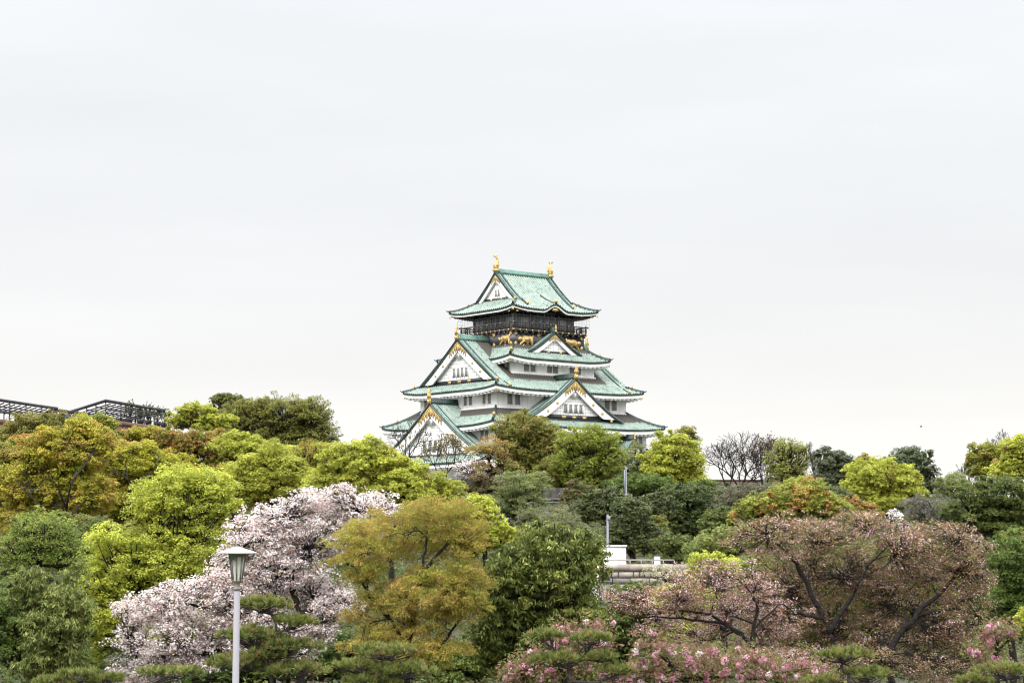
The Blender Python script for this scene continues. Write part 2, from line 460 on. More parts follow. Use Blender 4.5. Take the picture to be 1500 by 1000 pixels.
def gable(name, fr, zp, w, zfl, front, back, walld=.85, bw=(1.5, 1.2), win=None, beam=.75, amp=1.0, rolls=3, discs=3, roofmat=True, grid=True, ridge=True, fin=1.0, label=None, roof_w=None, ridge_back=None):
    """ornate gable. fr(s,d,z)->(u,v,z): s to the right, d outward. zp(s): roof profile. w: half width at the feet"""
    root = keep
    N = 24
    S = [w * i / N for i in range(N + 1)]
    g = MB(lambda s, d, z: LX(*fr(s, d, z)))
    new = lambda: MB(lambda s, d, z: LX(*fr(s, d, z)))
    wd = front - walld
    # the gable wall with its lattice
    inner = lambda s: max(zfl, zp(s) - .55 - (bw[0] + (bw[1] - bw[0]) * s / w))
    ws = max([s for s in S if inner(s) > zfl + .02] or [w*.5])
    top = [(s, inner(s)) for s in np.linspace(-ws, ws, 33) for s in [abs(s) * (1 if s >= 0 else -1)]]
    top = [(s, inner(abs(s))) for s, _ in top]
    wall = new()
    poly = [(-ws, zfl - .6)] + top + [(ws, zfl - .6)]
    for i in range(len(top) - 1):
        (a, za), (b, zb) = top[i], top[i+1]
        wall.add([(a, wd, zfl - .9), (b, wd, zfl - .9), (b, wd, zb + .6), (a, wd, za + .6)], [(0, 1, 2, 3)])
    go = wall.build(name, M['plaster'], root)
    if label: go['label'] = label
    if grid:
        lt = new(); st = .62
        z = zfl + st
        while z < inner(0):
            e = [s for s in np.linspace(0, ws, 120) if inner(s) > z]
            if e:
                lt.box(-e[-1], e[-1], wd, wd + .03, z - .022, z + .022)
            z += st
        s = 0.0
        while s < ws:
            if inner(s) > zfl + .1:
                for k in ((1, -1) if s > 0 else (1,)): lt.box(k*s - .02, k*s + .02, wd, wd + .025, zfl, inner(s))
            s += st
        lt.build('wall_lattice', M['lattice'], go)
    # bargeboards (white), one each side, and a cream outline above and dark moulding below
    for k in (-1, 1):
        b = new(); n = len(S)
        for d0, d1, o0, i0, mm in ((front - .52, front - .28, -.30, 0, 0), (front - .50, front - .10, -.02, -.30, 1), (front - .56, front - .20, None, .0, 2)):
            up, lo = [], []
            for s in S:
                full = .55 + bw[0] + (bw[1] - bw[0]) * s / w
                if mm == 0: zu, zl = zp(s) + o0, zp(s) - full
                elif mm == 1: zu, zl = zp(s) + .03, zp(s) - .30
                else: zu, zl = zp(s) - full, zp(s) - full - .14
                zl = max(zl, zfl - .5); zu = max(zu, zl + .001)
                up.append((k*s, zu)); lo.append((k*s, zl))
            A = [(s, d1, z) for s, z in up]; B = [(s, d1, z) for s, z in lo]
            C = [(s, d0, z) for s, z in up]; D = [(s, d0, z) for s, z in lo]
            b.strip(A, B, mm); b.strip(D, C, mm); b.strip(B, D, mm); b.strip(C, A, mm)
            b.add([A[-1], B[-1], D[-1], C[-1]], [(0, 1, 2, 3)], mm)
        b.build('bargeboard', [M['board'], M['ridge'], M['lattice']], go)
    # tiled slopes behind the verge
    rw = roof_w or w
    if roofmat:
        rf = new()
        for k in (-1, 1):
            C = cols(back, front); rows = 14; n = rows + 1; pts = []; pn_ = []
            for d, h in C:
                for j in range(n):
                    s = rw * j / rows; pts.append((k*s, d, zp(s) + h)); pn_.append(0.0 if h > .05 else 1.0)
            rf.add(pts, [(i*n+j, (i+1)*n+j, (i+1)*n+j+1, i*n+j+1) for i in range(len(C)-1) for j in range(rows)], 0, [0.0]*len(pts), pn_)
        rf.build('gable_roof', M['roof'], go, attr='bare')
    # verge rolls running down beside the edge
    for k in (-1, 1):
        for i in range(rolls):
            d = front - .18 - i * .62
            vr = new()
            vr.tube([(k*s, d, zp(s) + .16) for s in S], [.17 if i != 1 else .14]*len(S), 6)
            vr.build('verge_roll', M['ridge' if i != 1 else 'ridge_light'], go)
    # gilding: apex lattice, discs, feet
    gd = new(); t = .62 * amp
    def bandpt(s, e): 
        full = .55 + bw[0] + (bw[1] - bw[0]) * s / w
        return zp(s) - .42 - (full - .42) * e
    reach = w * .21
    d0, d1 = front - .30, front - .16
    for k in (-1, 1):
        m = 9
        for i in range(m):
            s0, s1 = reach * i / m, reach * (i + .6) / m
            e1 = (.92 - .04*i) if i % 2 == 0 else (.6 - .03*i)
            gd.prism([(k*s0, bandpt(s0, .06)), (k*s1, bandpt(s1, .06)), (k*s1, bandpt(s1, e1)), (k*s0, bandpt(s0, e1 + (.35 if i < 2 else 0)))][::k], d0, d1, lambda a, b_, d: (a, d, b_))
        gd.prism([(0, bandpt(0, .02)), (k*reach, bandpt(reach, .02)), (k*reach, bandpt(reach, .16)), (0, bandpt(0, .16))][::k], d0, d1 + .02, lambda a, b_, d: (a, d, b_))
        # foot plates
        f0, f1 = w * .80, w * .985
        for i in range(5):
            a0 = f0 + (f1 - f0) * i / 5; a1 = f0 + (f1 - f0) * (i + .86) / 5
            zu = lambda s: bandpt(s, .16 + .5 * max(0, (1 - (s - f0) / (f1 - f0)) - .55))
            za, zb = max(zfl - .45, bandpt(a0, .95)), max(zfl - .45, bandpt(a1, .95))
            if zu(a0) > za + .05: gd.prism([(k*a0, zu(a0)), (k*a1, max(zu(a1), zb + .04)), (k*a1, zb), (k*a0, za)][::k], d0, d1, lambda a, b_, d: (a, d, b_))
    gd.build('gilded_fittings', M['gold'], go)
    for k in (-1, 1):
        for i in range(discs):
            s = w * (.36 + .44 * i / max(1, discs - 1) * .85) if discs > 1 else w * .5
            z = bandpt(s, .5); r_ = .26 * amp
            ds = new()
            ds.prism([(k*s + r_*math.cos(q)*(1 + .12*math.cos(6*q)), z + r_*math.sin(q)*(1 + .12*math.cos(6*q))) for q in np.linspace(0, 2*math.pi, 19)[:18]], front - .30, front - .14, lambda a, b_, d: (a, d, b_))
            ds.build('gilded_disc', M['gold'], go)
    # carved pendant under the apex
    pz = bandpt(0, 1.0) + .2
    pn = new(); a_ = amp
    for k in (-1, 1):
        pn.prism([(0, pz), (k*.5*a_, pz - .35*a_), (k*1.3*a_, pz - 1.0*a_), (k*1.15*a_, pz - 1.35*a_), (k*.75*a_, pz - 1.15*a_), (k*.62*a_, pz - 1.55*a_), (k*.25*a_, pz - 1.35*a_), (0, pz - 2.0*a_)][::k], front - .62, front - .40, lambda a, b_, d: (a, d, b_))
    pn.build('gable_pendant', M['board'], go)
    # lacquered sill beam with gilded brackets
    if beam:
        bm = new(); bm.box(-ws - .6, ws + .6, wd + .02, wd + .30, zfl - beam, zfl); bm.build('sill_beam', M['navy'], go)
        nb = 3 if amp > .7 else 2
        for i in range(nb):
            s = (-1 + 2 * (i + .5) / nb) * ws * .62 if nb > 2 else (-1 + 2*i) * ws * .45
            br = new(); z = zfl - beam * .5; q = .52 * amp
            br.prism([(s - q, z + .28), (s - q*.45, z + .16), (s, z + .24), (s + q*.45, z + .16), (s + q, z + .28), (s + q*.72, z), (s + q, z - .28), (s + q*.45, z - .14), (s, z - .26), (s - q*.45, z - .14), (s - q, z - .28), (s - q*.72, z)], wd + .30, wd + .40, lambda a, b_, d: (a, d, b_))
            br.build('gilded_bracket', M['gold'], go)
    if win:
        n, ww, wh, zb, gap = win
        tot = n * ww + (n - 1) * gap
        for i in range(n):
            x0 = -tot/2 + i * (ww + gap)
            wn_ = new()
            wn_.box(x0, x0 + ww, wd - .1, wd + .045, zb, zb + wh, 1)
            wn_.box(x0 + ww*.46, x0 + ww*.54, wd - .1, wd + .07, zb, zb + wh, 2)
            for q in range(1, 5): wn_.box(x0, x0 + ww, wd - .1, wd + .065, zb + wh*q/5 - .03, zb + wh*q/5 + .03, 2)
            wn_.box(x0 - gap*.5, x0 - .02, wd - .1, wd + .16, zb - .1, zb + wh + .12, 0)
            wn_.box(x0 + ww + .02, x0 + ww + gap*.5 - .005, wd - .1, wd + .16, zb - .1, zb + wh + .12, 0)
            wn_.box(x0 - gap*.5, x0 + ww + gap*.5 - .005, wd - .1, wd + .18, zb + wh + .12, zb + wh + .24, 0)
            wn_.build('gable_window', [M['board'], M['pane'], M['lead']], go)
    if ridge:
        rb = ridge_back if ridge_back is not None else back
        z0 = zp(0)
        r_ = new()
        sec = [(-.42, -.1), (-.42, .35), (-.3, .42), (-.3, .85), (-.16, 1.02), (.16, 1.02), (.3, .85), (.3, .42), (.42, .35), (.42, -.1)]
        r_.prism(sec, rb, front - .25, lambda a, b_, d: (a, d, z0 + b_)); r_.build('gable_ridge', M['ridge'], go)
    if fin:
        p = fr(0, front, zp(0)); q = fr(0, front + 1, zp(0))
        finial(go, p[0], p[1], p[2] + .1, math.atan2(q[1] - p[1], q[0] - p[0]), fin * .86)
    return go

def profile(z0, z1, w, c):
    """roof line from apex z0 (s=0) to foot z1 (s=w); c > 0 makes it sag (concave)"""
    return lambda s: z0 + (z1 - z0) * (1 - (1 - min(s, w) / w) ** (1 + c)) if s <= w else z1 - (s - w) * .35

FRM = {'-u': lambda s, d, z: (-d, -s, z), '+u': lambda s, d, z: (d, s, z),
       '-v': lambda s, d, z: (s, -d, z), '+v': lambda s, d, z: (-s, d, z)}

# --- stone base
sb = KB()
zs = BZ - 4.0
lv = [(27.5, 23.5, zs), (25.6, 21.6, 7.0), (24.4, 20.4, 8.8), (23.6, 19.6, 10.6)]
for (a, b, z), (a2, b2, z2) in zip(lv[:-1], lv[1:]):
    for sd in SIDES:
        q0, q1, h0, h1 = (b, b2, a, a2) if sd[1] == 'v' else (a, a2, b, b2)
        sb.add([SIDES[sd](-h0, q0, z), SIDES[sd](h0, q0, z), SIDES[sd](h1, q1, z2), SIDES[sd](-h1, q1, z2)], [(0, 1, 2, 3)])
sb.add([(-23.6, -19.6, 10.6), (23.6, -19.6, 10.6), (23.6, 19.6, 10.6), (-23.6, 19.6, 10.6)], [(0, 1, 2, 3)])
sb.build('stone_base', M['stone'], keep)

def storey(hx, hy, z0, z1, m='plaster', name='storey_wall'):
    mb = KB(); mb.box(-hx, hx, -hy, hy, z0, z1)
    o = mb.build(name, M[m], keep)
    return o

w1 = storey(22.4, 18.4, 10.4, 15.0)
sk = KB(); sk.box(-22.6, 22.6, -18.6, 18.6, 10.4, 12.2); sk.build('black_weatherboard', M['navy'], keep)
w2 = storey(18.6, 14.6, 17.0, 21.9)
w3 = storey(16.06, 11.65, 24.8, 28.7)
w4 = storey(10.0, 9.3, 31.2, 34.8)
windows(w2, '-u', 18.6, [(10.94, 20.1), (12.34, 20.1), (4.2, 20.1), (5.6, 20.1), (-4.2, 20.1), (-5.6, 20.1)])
windows(w2, '-v', 14.6, [(-14.5, 20.1), (-13.1, 20.1), (-6.4, 20.1), (-5.0, 20.1), (5.0, 20.1), (6.4, 20.1), (15.6, 20.1), (17.0, 20.1)])
windows(w3, '-u', 16.06, [(2.56, 27.0), (4.16, 27.0), (8.27, 27.0), (9.83, 27.0), (-8.27, 27.0), (-9.83, 27.0)], .95, 1.8)
windows(w3, '-v', 11.65, [(-12.77, 27.0), (-10.94, 27.0), (11.16, 26.9), (12.98, 26.9)], 1.2, 1.95)
windows(w4, '-u', 10.0, [(7.75, 33.6)], 1.0, 1.6)
windows(w4, '-v', 9.3, [(-6.91, 33.45), (-5.33, 33.45), (-1.27, 33.45), (.18, 33.45), (4.4, 33.45), (5.95, 33.45)], 1.2, 1.7)
for o_, hx, hy, z in ((w2, 18.6, 14.6, 18.3), (w3, 16.06, 11.65, 25.45), (w4, 10.0, 9.3, 32.3)):
    ft = KB(); ft.box(-hx - .22, hx + .22, -hy - .22, hy + .22, z - .25, z); ft.build('wall_footing', M['board'], o_)

def tier(hx, hy, ze, ix, iy, zt, lift, power, bare, wall_in, label, rows=9, hipw=.44, **ek):
    r = Roof(hx, hy, ze, ix, iy, zt, lift, power, bare)
    mb = KB(); r.surface(mb, rows=rows)
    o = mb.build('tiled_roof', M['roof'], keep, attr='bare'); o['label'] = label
    eaves(r, o, wall_in, **ek)
    for su in (-1, 1):
        for sv in (-1, 1):
            ridge_bar(r.hip(su, sv, dz=.02), hipw, .5, None, 'hip_ridge', o)
            h = r.hip(su, sv, 20)
            p = h[8]; gold_crest(o, p[0], p[1], p[2] + .4, math.atan2(sv, su), .62)
            q = h[0]; gold_crest(o, q[0]*.985, q[1]*.985, q[2] - 1.1, math.atan2(sv, su), .5, 'gold_eave_cap')
    return r, o

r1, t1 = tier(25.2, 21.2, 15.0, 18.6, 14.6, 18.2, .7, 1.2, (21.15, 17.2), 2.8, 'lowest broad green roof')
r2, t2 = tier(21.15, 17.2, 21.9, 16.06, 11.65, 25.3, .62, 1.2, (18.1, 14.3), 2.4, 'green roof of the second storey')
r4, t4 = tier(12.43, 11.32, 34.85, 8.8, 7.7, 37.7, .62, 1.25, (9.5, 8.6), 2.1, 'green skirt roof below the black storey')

# --- third roof: hip-and-gable, ridge along u
def irimoya(hx, hy, ze, zr, power, gv, lift, bare, wall_in, zfl, label, bump=None, **ek):
    """gv: where the gable verge stands; hips run from the corners to the foot of the verge"""
    main = Roof(hx, hy, ze, hx - hy, 0.001, zr, lift, power, bare, bump)
    gfoot_r = (hx - gv) / (hx - (hx - hy))          # r on the hip where |u| = gv
    def rcap(sd, a):
        if sd[1] == 'v': return 1.0
        return gfoot_r + .9 / hy
    class Main(Roof):
        def rmax(s, side, a):
            ha, hq = s.dims(side)[:2]
            if side[1] == 'v': return 1.0 if abs(a) <= gv else max(0, (ha - abs(a)) / hy)
            return min(gfoot_r + .95 / hy, max(0, (ha - abs(a)) / hy))
        def z(s, side, a, r):
            L = (s.dims(side)[0]) - hy * r
            if side[1] == 'v' and abs(a) <= gv: L = max(L, gv)
            t = min(1, abs(a) / max(L, .1))
            z = s.ze + (s.zt - s.ze) * r ** s.power + lift_of(t, s.lift) * (max(0, 1 - r / .5)) ** 2
            if s.bump and side == '-v':
                w_, h_ = s.bump
                if abs(a) < w_: z += h_ * (.5 + .5 * math.cos(math.pi * a / w_)) ** 1.1 * max(0, 1 - r / .6)
            return z
        def pt(s, side, a, r, dz=0):
            return SIDES[side](a, s.dims(side)[1] - hy * r, s.z(side, a, r) + dz)
    r = Main(hx, hy, ze, hx - hy, 0.0, zr, lift, power, bare, bump)
    mb = KB(); r.surface(mb, rows=14)
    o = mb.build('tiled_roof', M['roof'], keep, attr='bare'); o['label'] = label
    eaves(r, o, wall_in, **ek)
    for su in (-1, 1):
        for sv in (-1, 1):
            pts = []
            for i in range(9):
                q = gfoot_r * i / 8
                pts.append((su * (hx - hy*q), sv * (hy - hy*q), ze + (zr - ze) * q ** power + lift * max(0, 1 - q/.5) ** 2 + .02))
            ridge_bar(pts, .46, .44, None, 'hip_ridge', o)
            p = pts[6]; gold_crest(o, p[0], p[1], p[2] + .4, math.atan2(sv, su), .55)
            q = pts[0]; gold_crest(o, q[0]*.985, q[1]*.985, q[2] - 1.1, math.atan2(sv, su), .5, 'gold_eave_cap')
            # lower end of the verge ridge, running on over the main slope
            vv = [hy - hy*gfoot_r - t_ for t_ in (-.2, -1.0, -1.9)]
            ridge_bar([(su*(gv - 1.4), sv*v_, ze + (zr-ze)*max(0,(hy - v_)/hy)**power + .05) for v_ in vv][::-1], .5, .45, None, 'verge_ridge_end', o, tip=False)
            gold_crest(o, su*(gv - 1.4), sv*vv[2], ze + (zr-ze)*((hy-vv[2])/hy)**power + .35, sv*math.pi/2, .62)
    zp = lambda s: ze + (zr - ze) * max(0, (hy - s) / hy) ** power
    return r, o, zp, hy - hy * gfoot_r

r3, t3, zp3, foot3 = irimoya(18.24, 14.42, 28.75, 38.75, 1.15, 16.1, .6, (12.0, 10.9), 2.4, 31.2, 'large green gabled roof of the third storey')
for sd in ('-u', '+u'):
    gable('gable', FRM[sd], zp3, foot3 + .35, 31.15, 16.25, 15.0, walld=1.0, bw=(1.55, 1.25), win=(4, .85, 1.55, 31.7, .4), beam=.8, discs=3, roofmat=False, ridge=False, fin=1.0 if sd == '-u' else 1.0, label='large white gable with four windows')
rg = KB()
for sd in (1, -1):
    rg.prism([(-.42, -.1), (-.42, .4), (-.3, .46), (-.3, .9), (-.16, 1.06), (.16, 1.06), (.3, .9), (.3, .46), (.42, .4), (.42, -.1)], sd*8.5, sd*16.0, lambda a, b, d: (d, a, 38.75 + b))
rg.build('main_ridge', M['ridge_light'], t3)

# --- gable dormers of the lower roofs
zpg2 = profile(31.2, 23.3, 12.3, .32)
gable('gable', FRM['-v'], zpg2, 12.2, 24.35, 15.6, 8.6, walld=.95, bw=(1.6, 1.25), win=(4, .85, 1.5, 24.75, .4), beam=.85, discs=3, fin=1.0, label='broad white gable with four windows and gilded apex')
zpg1 = profile(26.4, 15.9, 18.6, .42)
gable('gable', FRM['-u'], zpg1, 17.6, 16.9, 22.6, 15.8, walld=.95, bw=(1.8, 1.5), win=(4, .95, 1.75, 17.7, .75), beam=.9, discs=4, amp=1.15, fin=1.05, label='lowest large white gable with lattice wall')
zpg4 = profile(40.35, 36.2, 6.7, .25)
gable('gable', FRM['-v'], zpg4, 6.7, 36.75, 9.7, 7.6, walld=.7, bw=(.62, .55), win=None, beam=.42, amp=.55, rolls=2, discs=0, fin=.55, grid=True, label='small white gable in front of the black storey')
zps = profile(20.1, 17.4, 2.6, .3)
def small_frame(s, d, z): return (12.0 + s, -d, z)
gable('gable', small_frame, zps, 2.6, 17.7, 18.6, 14.6, walld=.5, bw=(.45, .4), win=None, beam=.3, amp=.42, rolls=2, discs=0, fin=.5, grid=False, label='little porch gable low on the right')

# --- black storey with gilded reliefs
b4 = storey(8.8, 7.7, 36.5, 40.35, 'navy', 'black_storey_wall')
def rosette(side, q, a, z, s, par):
    mb = KB(); f = SIDES[side]
    poly = []
    for i in range(20):
        t = 2*math.pi*i/20; r_ = s * (.62 + .38 * abs(math.cos(2.0*t)))
        poly.append((a + r_*math.cos(t), z + r_*math.sin(t)))
    mb.prism(poly, -.02, .12, lambda x, y, d: f(x, q + d, y)); mb.build('gilded_rosette', M['gold'], par)
BEAST = [(-1.9, -.05), (-1.75, .35), (-1.35, .5), (-1.05, .3), (-.7, .62), (-.1, .72), (.5, .6), (1.0, .75), (1.35, .6), (1.55, .9), (1.85, .85), (1.6, .35), (1.75, -.2),
         (1.55, -.75), (1.85, -1.05), (1.3, -1.05), (1.2, -.55), (.75, -.35), (.5, -.55), (.55, -.95), (.1, -1.0), (.1, -.55), (-.4, -.4), (-.75, -.65), (-1.1, -1.05), (-1.65, -1.05), (-1.4, -.75), (-1.2, -.35), (-1.6, -.3)]
def beast(side, q, a, z, s, flip, par):
    mb = KB(); f = SIDES[side]
    # triangulate as a fan of two halves through the mid line
    put = lambda x, y, d: f(a + flip*x*s, q + d, z + y*s)
    poly = BEAST if flip > 0 else BEAST[::-1]
    mb.prism(poly, .0, .16, put)
    mb.prism([(.7*math.cos(t) + .2, .42*math.sin(t) + .12) for t in np.linspace(0, 2*math.pi, 15)[:14]], .16, .28, put)
    mb.prism([(.38*math.cos(t) - 1.42, .34*math.sin(t) + .1) for t in np.linspace(0, 2*math.pi, 13)[:12]], .16, .30, put)
    mb.build('gilded_beast_relief', M['gold'], par)
for a, fl, s in ((-5.7, 1, 1.02), (5.9, -1, 1.02)): beast('-v', 7.7, a, 38.75, s, fl, b4)
for a, fl, s in ((5.2, 1, .95), (-5.2, -1, .95)): beast('-u', 8.8, a, 38.85, s, fl, b4)
for sd, q, A in (('-v', 7.7, (-8.2, -2.6, 2.6, 8.2)), ('-u', 8.8, (-7.1, -2.0, 2.0, 7.1))):
    for a in A:
        for z, s in ((39.8, .42), (37.95, .4)): rosette(sd, q, a, z, s, b4)
    L = 8.6 if sd == '-v' else 7.5
    for i in range(9): rosette(sd, q, -L + .6 + (2*L - 1.2)*i/8, 40.12, .17, b4)
    for i in range(4): rosette(sd, q, (-1 + 2*i/3)*L*.72, 37.6, .3, b4)

# --- balcony
bal = KB(); bal.box(-9.1, 9.1, -8.2, 8.2, 40.35, 40.75)
for sd in SIDES:
    L = 8.6 if sd[1] == 'v' else 7.6; q = 8.2 if sd[1] == 'v' else 9.1; f = SIDES[sd]
    for i in range(13):
        a = (-1 + 2*i/12) * L
        bal.prism([(a-.15, 39.95), (a+.15, 39.95), (a+.15, 40.35), (a-.15, 40.35)], -1.2, .02, lambda x, y, d, f=f, q=q: f(x, q + d, y))
balo = bal.build('balcony', M['wood'], keep)
for sd in ('-v', '+v', '-u', '+u'):
    L = 9.1 if sd[1] == 'v' else 8.2; q = (8.2 if sd[1] == 'v' else 9.1) - .16; f = SIDES[sd]
    rl = KB(); put = lambda x, y, d: f(x, q + d, y)
    for z, t in ((41.12, .07), (41.48, .07), (41.95, .11)):
        ext = .55 if t > .1 else .15
        rl.prism([(-L-ext, z-t), (L+ext, z-t), (L+ext, z+t), (-L-ext, z+t)], -.08, .08, put)
    n = 12
    for i in range(n + 1):
        a = (-1 + 2*i/n) * (L - .1)
        rl.prism([(a-.09, 40.75), (a+.09, 40.75), (a+.09, 42.05 if i % 3 else 42.25), (a-.09, 42.05 if i % 3 else 42.25)], -.1, .1, put)
    ro = rl.build('railing', M['wood'], balo)
    gc = KB()
    for i in range(n + 1):
        a = (-1 + 2*i/n) * (L - .1)
        gc.prism([(a-.15, 40.40), (a+.15, 40.40), (a+.15, 40.68), (a-.15, 40.68)], .17, .26, put)
        if i % 3 == 0: gc.prism([(a-.12, 41.86), (a+.12, 41.86), (a+.12, 42.06), (a-.12, 42.06)], -.13, .13, put)
    gc.build('gilded_caps', M['gold'], ro)
    # safety net: thin verticals and horizontals from the rail to the eaves
    nt_ = KB(); nn = 22
    for i in range(nn + 1):
        a = (-1 + 2*i/nn) * (L + .45)
        nt_.tube([f(a, q + .45, 41.3), f(a, q + .5, 43.0), f(a*.99, q + .3, 43.9)], .014, 3, cap=False)
    for z in (41.9, 42.6, 43.3): nt_.tube([f(-L - .45, q + .48, z), f(L + .45, q + .48, z)], .012, 3, cap=False)
    nt_.build('safety_net', M['lead'], balo)

# --- observation storey
grey_frame = mat('grey_painted_frame', (.17, .17, .175), .5)
b5 = storey(7.2, 6.4, 40.7, 44.6, 'navy', 'observation_storey_wall')
for sd in SIDES:
    L = 7.2 if sd[1] == 'v' else 6.4; q = 6.4 if sd[1] == 'v' else 7.2; f = SIDES[sd]
    put = lambda x, y, d: f(x, q + d, y)
    n = 8 if sd[1] == 'v' else 7
    for i in range(n):
        a0, a1 = -L + 2*L*i/n + .12, -L + 2*L*(i+1)/n - .12
        pn = KB(); pn.prism([(a0, 41.0), (a1, 41.0), (a1, 43.6), (a0, 43.6)], -.04, .03, put)
        pn.build('glass_panel', M['glass'], b5)
    fr_ = KB()
    for i in range(n + 1):
        a = -L + 2*L*i/n
        fr_.prism([(a-.1, 40.75), (a+.1, 40.75), (a+.1, 44.5), (a-.1, 44.5)], -.02, .12, put)
    for z in (42.3, 43.65): fr_.prism([(-L, z-.07), (L, z-.07), (L, z+.07), (-L, z+.07)], -.02, .10, put)
    fr_.build('timber_frame', grey_frame, b5)
CRANE = [(-1.0, .55), (-.3, .1), (-.9, .0), (-.25, -.12), (-.75, -.55), (-.05, -.2), (.2, -.5), (.28, -.1), (.6, .05), (1.0, .45), (.55, .25), (.15, .2)]
panel = mat('grey_painted_panel', (.45, .47, .50), .5)
for sd, q, items in (('-v', 6.4, ((-4.9, 1), (4.4, -1))), ('-u', 7.2, ((4.8, 1), (-4.6, -1)))):
    f = SIDES[sd]
    for a, fl in items:
        put = lambda x, y, d: f(x, q + d, y)
        pp = KB(); pp.prism([(a-1.05, 41.2), (a+1.05, 41.2), (a+1.05, 43.2), (a-1.05, 43.2)], .035, .075, put); po = pp.build('painted_panel', panel, b5)
        cr_ = KB(); poly = [(a + fl*x*.9, 42.25 + y*.95) for x, y in CRANE]
        cr_.prism(poly if fl > 0 else poly[::-1], .075, .12, put); cr_.build('bird_relief', mat('pale_gold', (.72, .62, .38), .5), po)

# --- top roof
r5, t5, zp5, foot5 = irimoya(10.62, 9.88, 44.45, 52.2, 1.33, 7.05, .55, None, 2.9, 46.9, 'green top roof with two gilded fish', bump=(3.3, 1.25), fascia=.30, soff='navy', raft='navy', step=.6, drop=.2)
for sd in ('-u', '+u'):
    gable('gable', FRM[sd], zp5, foot5 + .2, 47.3, 7.15, 6.2, walld=.8, bw=(.75, .6), win=(2, .55, 1.1, 47.7, .3), beam=.62, discs=0, amp=.6, roofmat=False, ridge=False, fin=0, grid=False, label='top white gable with two small windows')
rg = KB()
rg.prism([(-.38, -.1), (-.38, .34), (-.27, .4), (-.27, .72), (-.14, .86), (.14, .86), (.27, .72), (.27, .4), (.38, .34), (.38, -.1)], -7.1, 7.1, lambda a, b, d: (d, a, 52.2 + b))
rg.build('main_ridge', M['ridge_light'], t5)
# undulating gable's own ridge and crest
kr = [(0, -q, r5.z('-v', 0, max(0, (9.88 - q)/9.88)) + .02) for q in (9.9, 9.0, 8.0, 7.0, 6.0, 5.2)]
ridge_bar(kr, .42, .38, None, 'eave_arch_ridge', t5, tip=False)
gold_crest(t5, 0, -9.75, kr[0][2] + .25, -math.pi/2, .75)
ap = KB()
ap.prism([(-.9, 44.45), (-.5, 44.8), (0, 44.95), (.5, 44.8), (.9, 44.45), (.4, 44.45), (0, 44.25), (-.4, 44.45)], 9.5, 9.7, lambda a, b, d: (a, -d, b)); ap.build('gilded_arch_plate', M['gold'], t5)
for a in (-9.2, -6.6, 6.6, 9.2):
    p = KB(); p.prism([(a-.3, 43.72), (a+.3, 43.72), (a+.2, 44.0), (a-.2, 44.0)], 9.4, 9.56, lambda x, y, d: (x, -d, y)); p.build('gilded_fascia_clasp', M['gold'], t5)
for a in (-8.2, 0, 8.2):
    p = KB(); p.prism([(a-.3, 43.72), (a+.3, 43.72), (a+.2, 44.0), (a-.2, 44.0)], 10.1, 10.28, lambda x, y, d: (-d, -x, y)); p.build('gilded_fascia_clasp', M['gold'], t5)

def roof_fish(su):
    """gilded fish standing on its head at the ridge end, tail flung up and outward"""
    mb = KB(); u0 = su * 6.75; z0 = 53.0
    path = [(.0, -.2, .46), (.05, .35, .52), (-.05, .85, .44), (-.22, 1.35, .33), (-.25, 1.8, .24), (-.08, 2.15, .17), (.2, 2.4, .11)]
    mb.tube([(u0 + su*x, 0, z0 + z) for x, z, r_ in path], [r_ for _, _, r_ in path], 8)
    pt = lambda a, b, d: (u0 + su*a, d, z0 + b)
    mb.prism([(.0, 2.25), (.55, 2.25), (.75, 2.55), (.45, 2.55), (.42, 2.85), (.12, 2.6), (-.22, 2.85), (-.15, 2.5), (-.45, 2.45)], -.07, .07, pt)   # tail
    mb.prism([(-.45, .5), (-.8, .75), (-.55, .85), (-.85, 1.15), (-.5, 1.15), (-.72, 1.5), (-.4, 1.5)], -.06, .06, pt)      # back fin
    mb.prism([(.4, .3), (.85, .45), (.6, .6), (.85, .9), (.4, .8)], -.06, .06, pt)
    for k in (-1, 1):
        mb.prism([(-.1, .4), (.3, .55), (.2, .95), (-.2, .75)], k*.42, k*.62, pt)
    mb.box(u0 - .5, u0 + .5, -.5, .5, z0 - .5, z0 - .1)
    o = mb.build('roof_fish', M['gold'], t5)
for su in (-1, 1): roof_fish(su)

# ------------------------------------------------------------------ vegetation tools
def unit(a): return a / (np.linalg.norm(a, axis=-1, keepdims=True) + 1e-9)
def sph(rng, n, zmin=-1.0):
    z = rng.uniform(zmin, 1, n); t = rng.uniform(0, 2*np.pi, n); r_ = np.sqrt(1 - z*z)
    return np.stack([r_*np.cos(t), r_*np.sin(t), z], 1)
def leaf_quads(c, nrm, L, W, rng, along=None):
    """one kite-shaped quad per leaf"""
    n = len(c)
    if along is None: along = rng.normal(size=(n, 3))
    t = unit(along - nrm * np.sum(along * nrm, 1, keepdims=True)); b = np.cross(nrm, t)
    L = np.asarray(L).reshape(-1, 1); W = np.asarray(W).reshape(-1, 1)
    V = np.stack([c - t*L*.5, c + b*W*.5 - t*L*.05, c + t*L*.5, c - b*W*.5 - t*L*.05], 1).reshape(-1, 3)
    return V
def leaf_object(name, V, col, m, parent, base):
    n = len(V) // 4
    F = np.arange(4*n)
    C = np.repeat(np.concatenate([np.clip(col, 0, 1), np.ones((n, 1))], 1), 4, axis=0)
    return raw_mesh(name, V - np.asarray(base), F, np.full(n, 4), m, parent, None, None, {'leaf_colour': ('FLOAT_COLOR', C)})
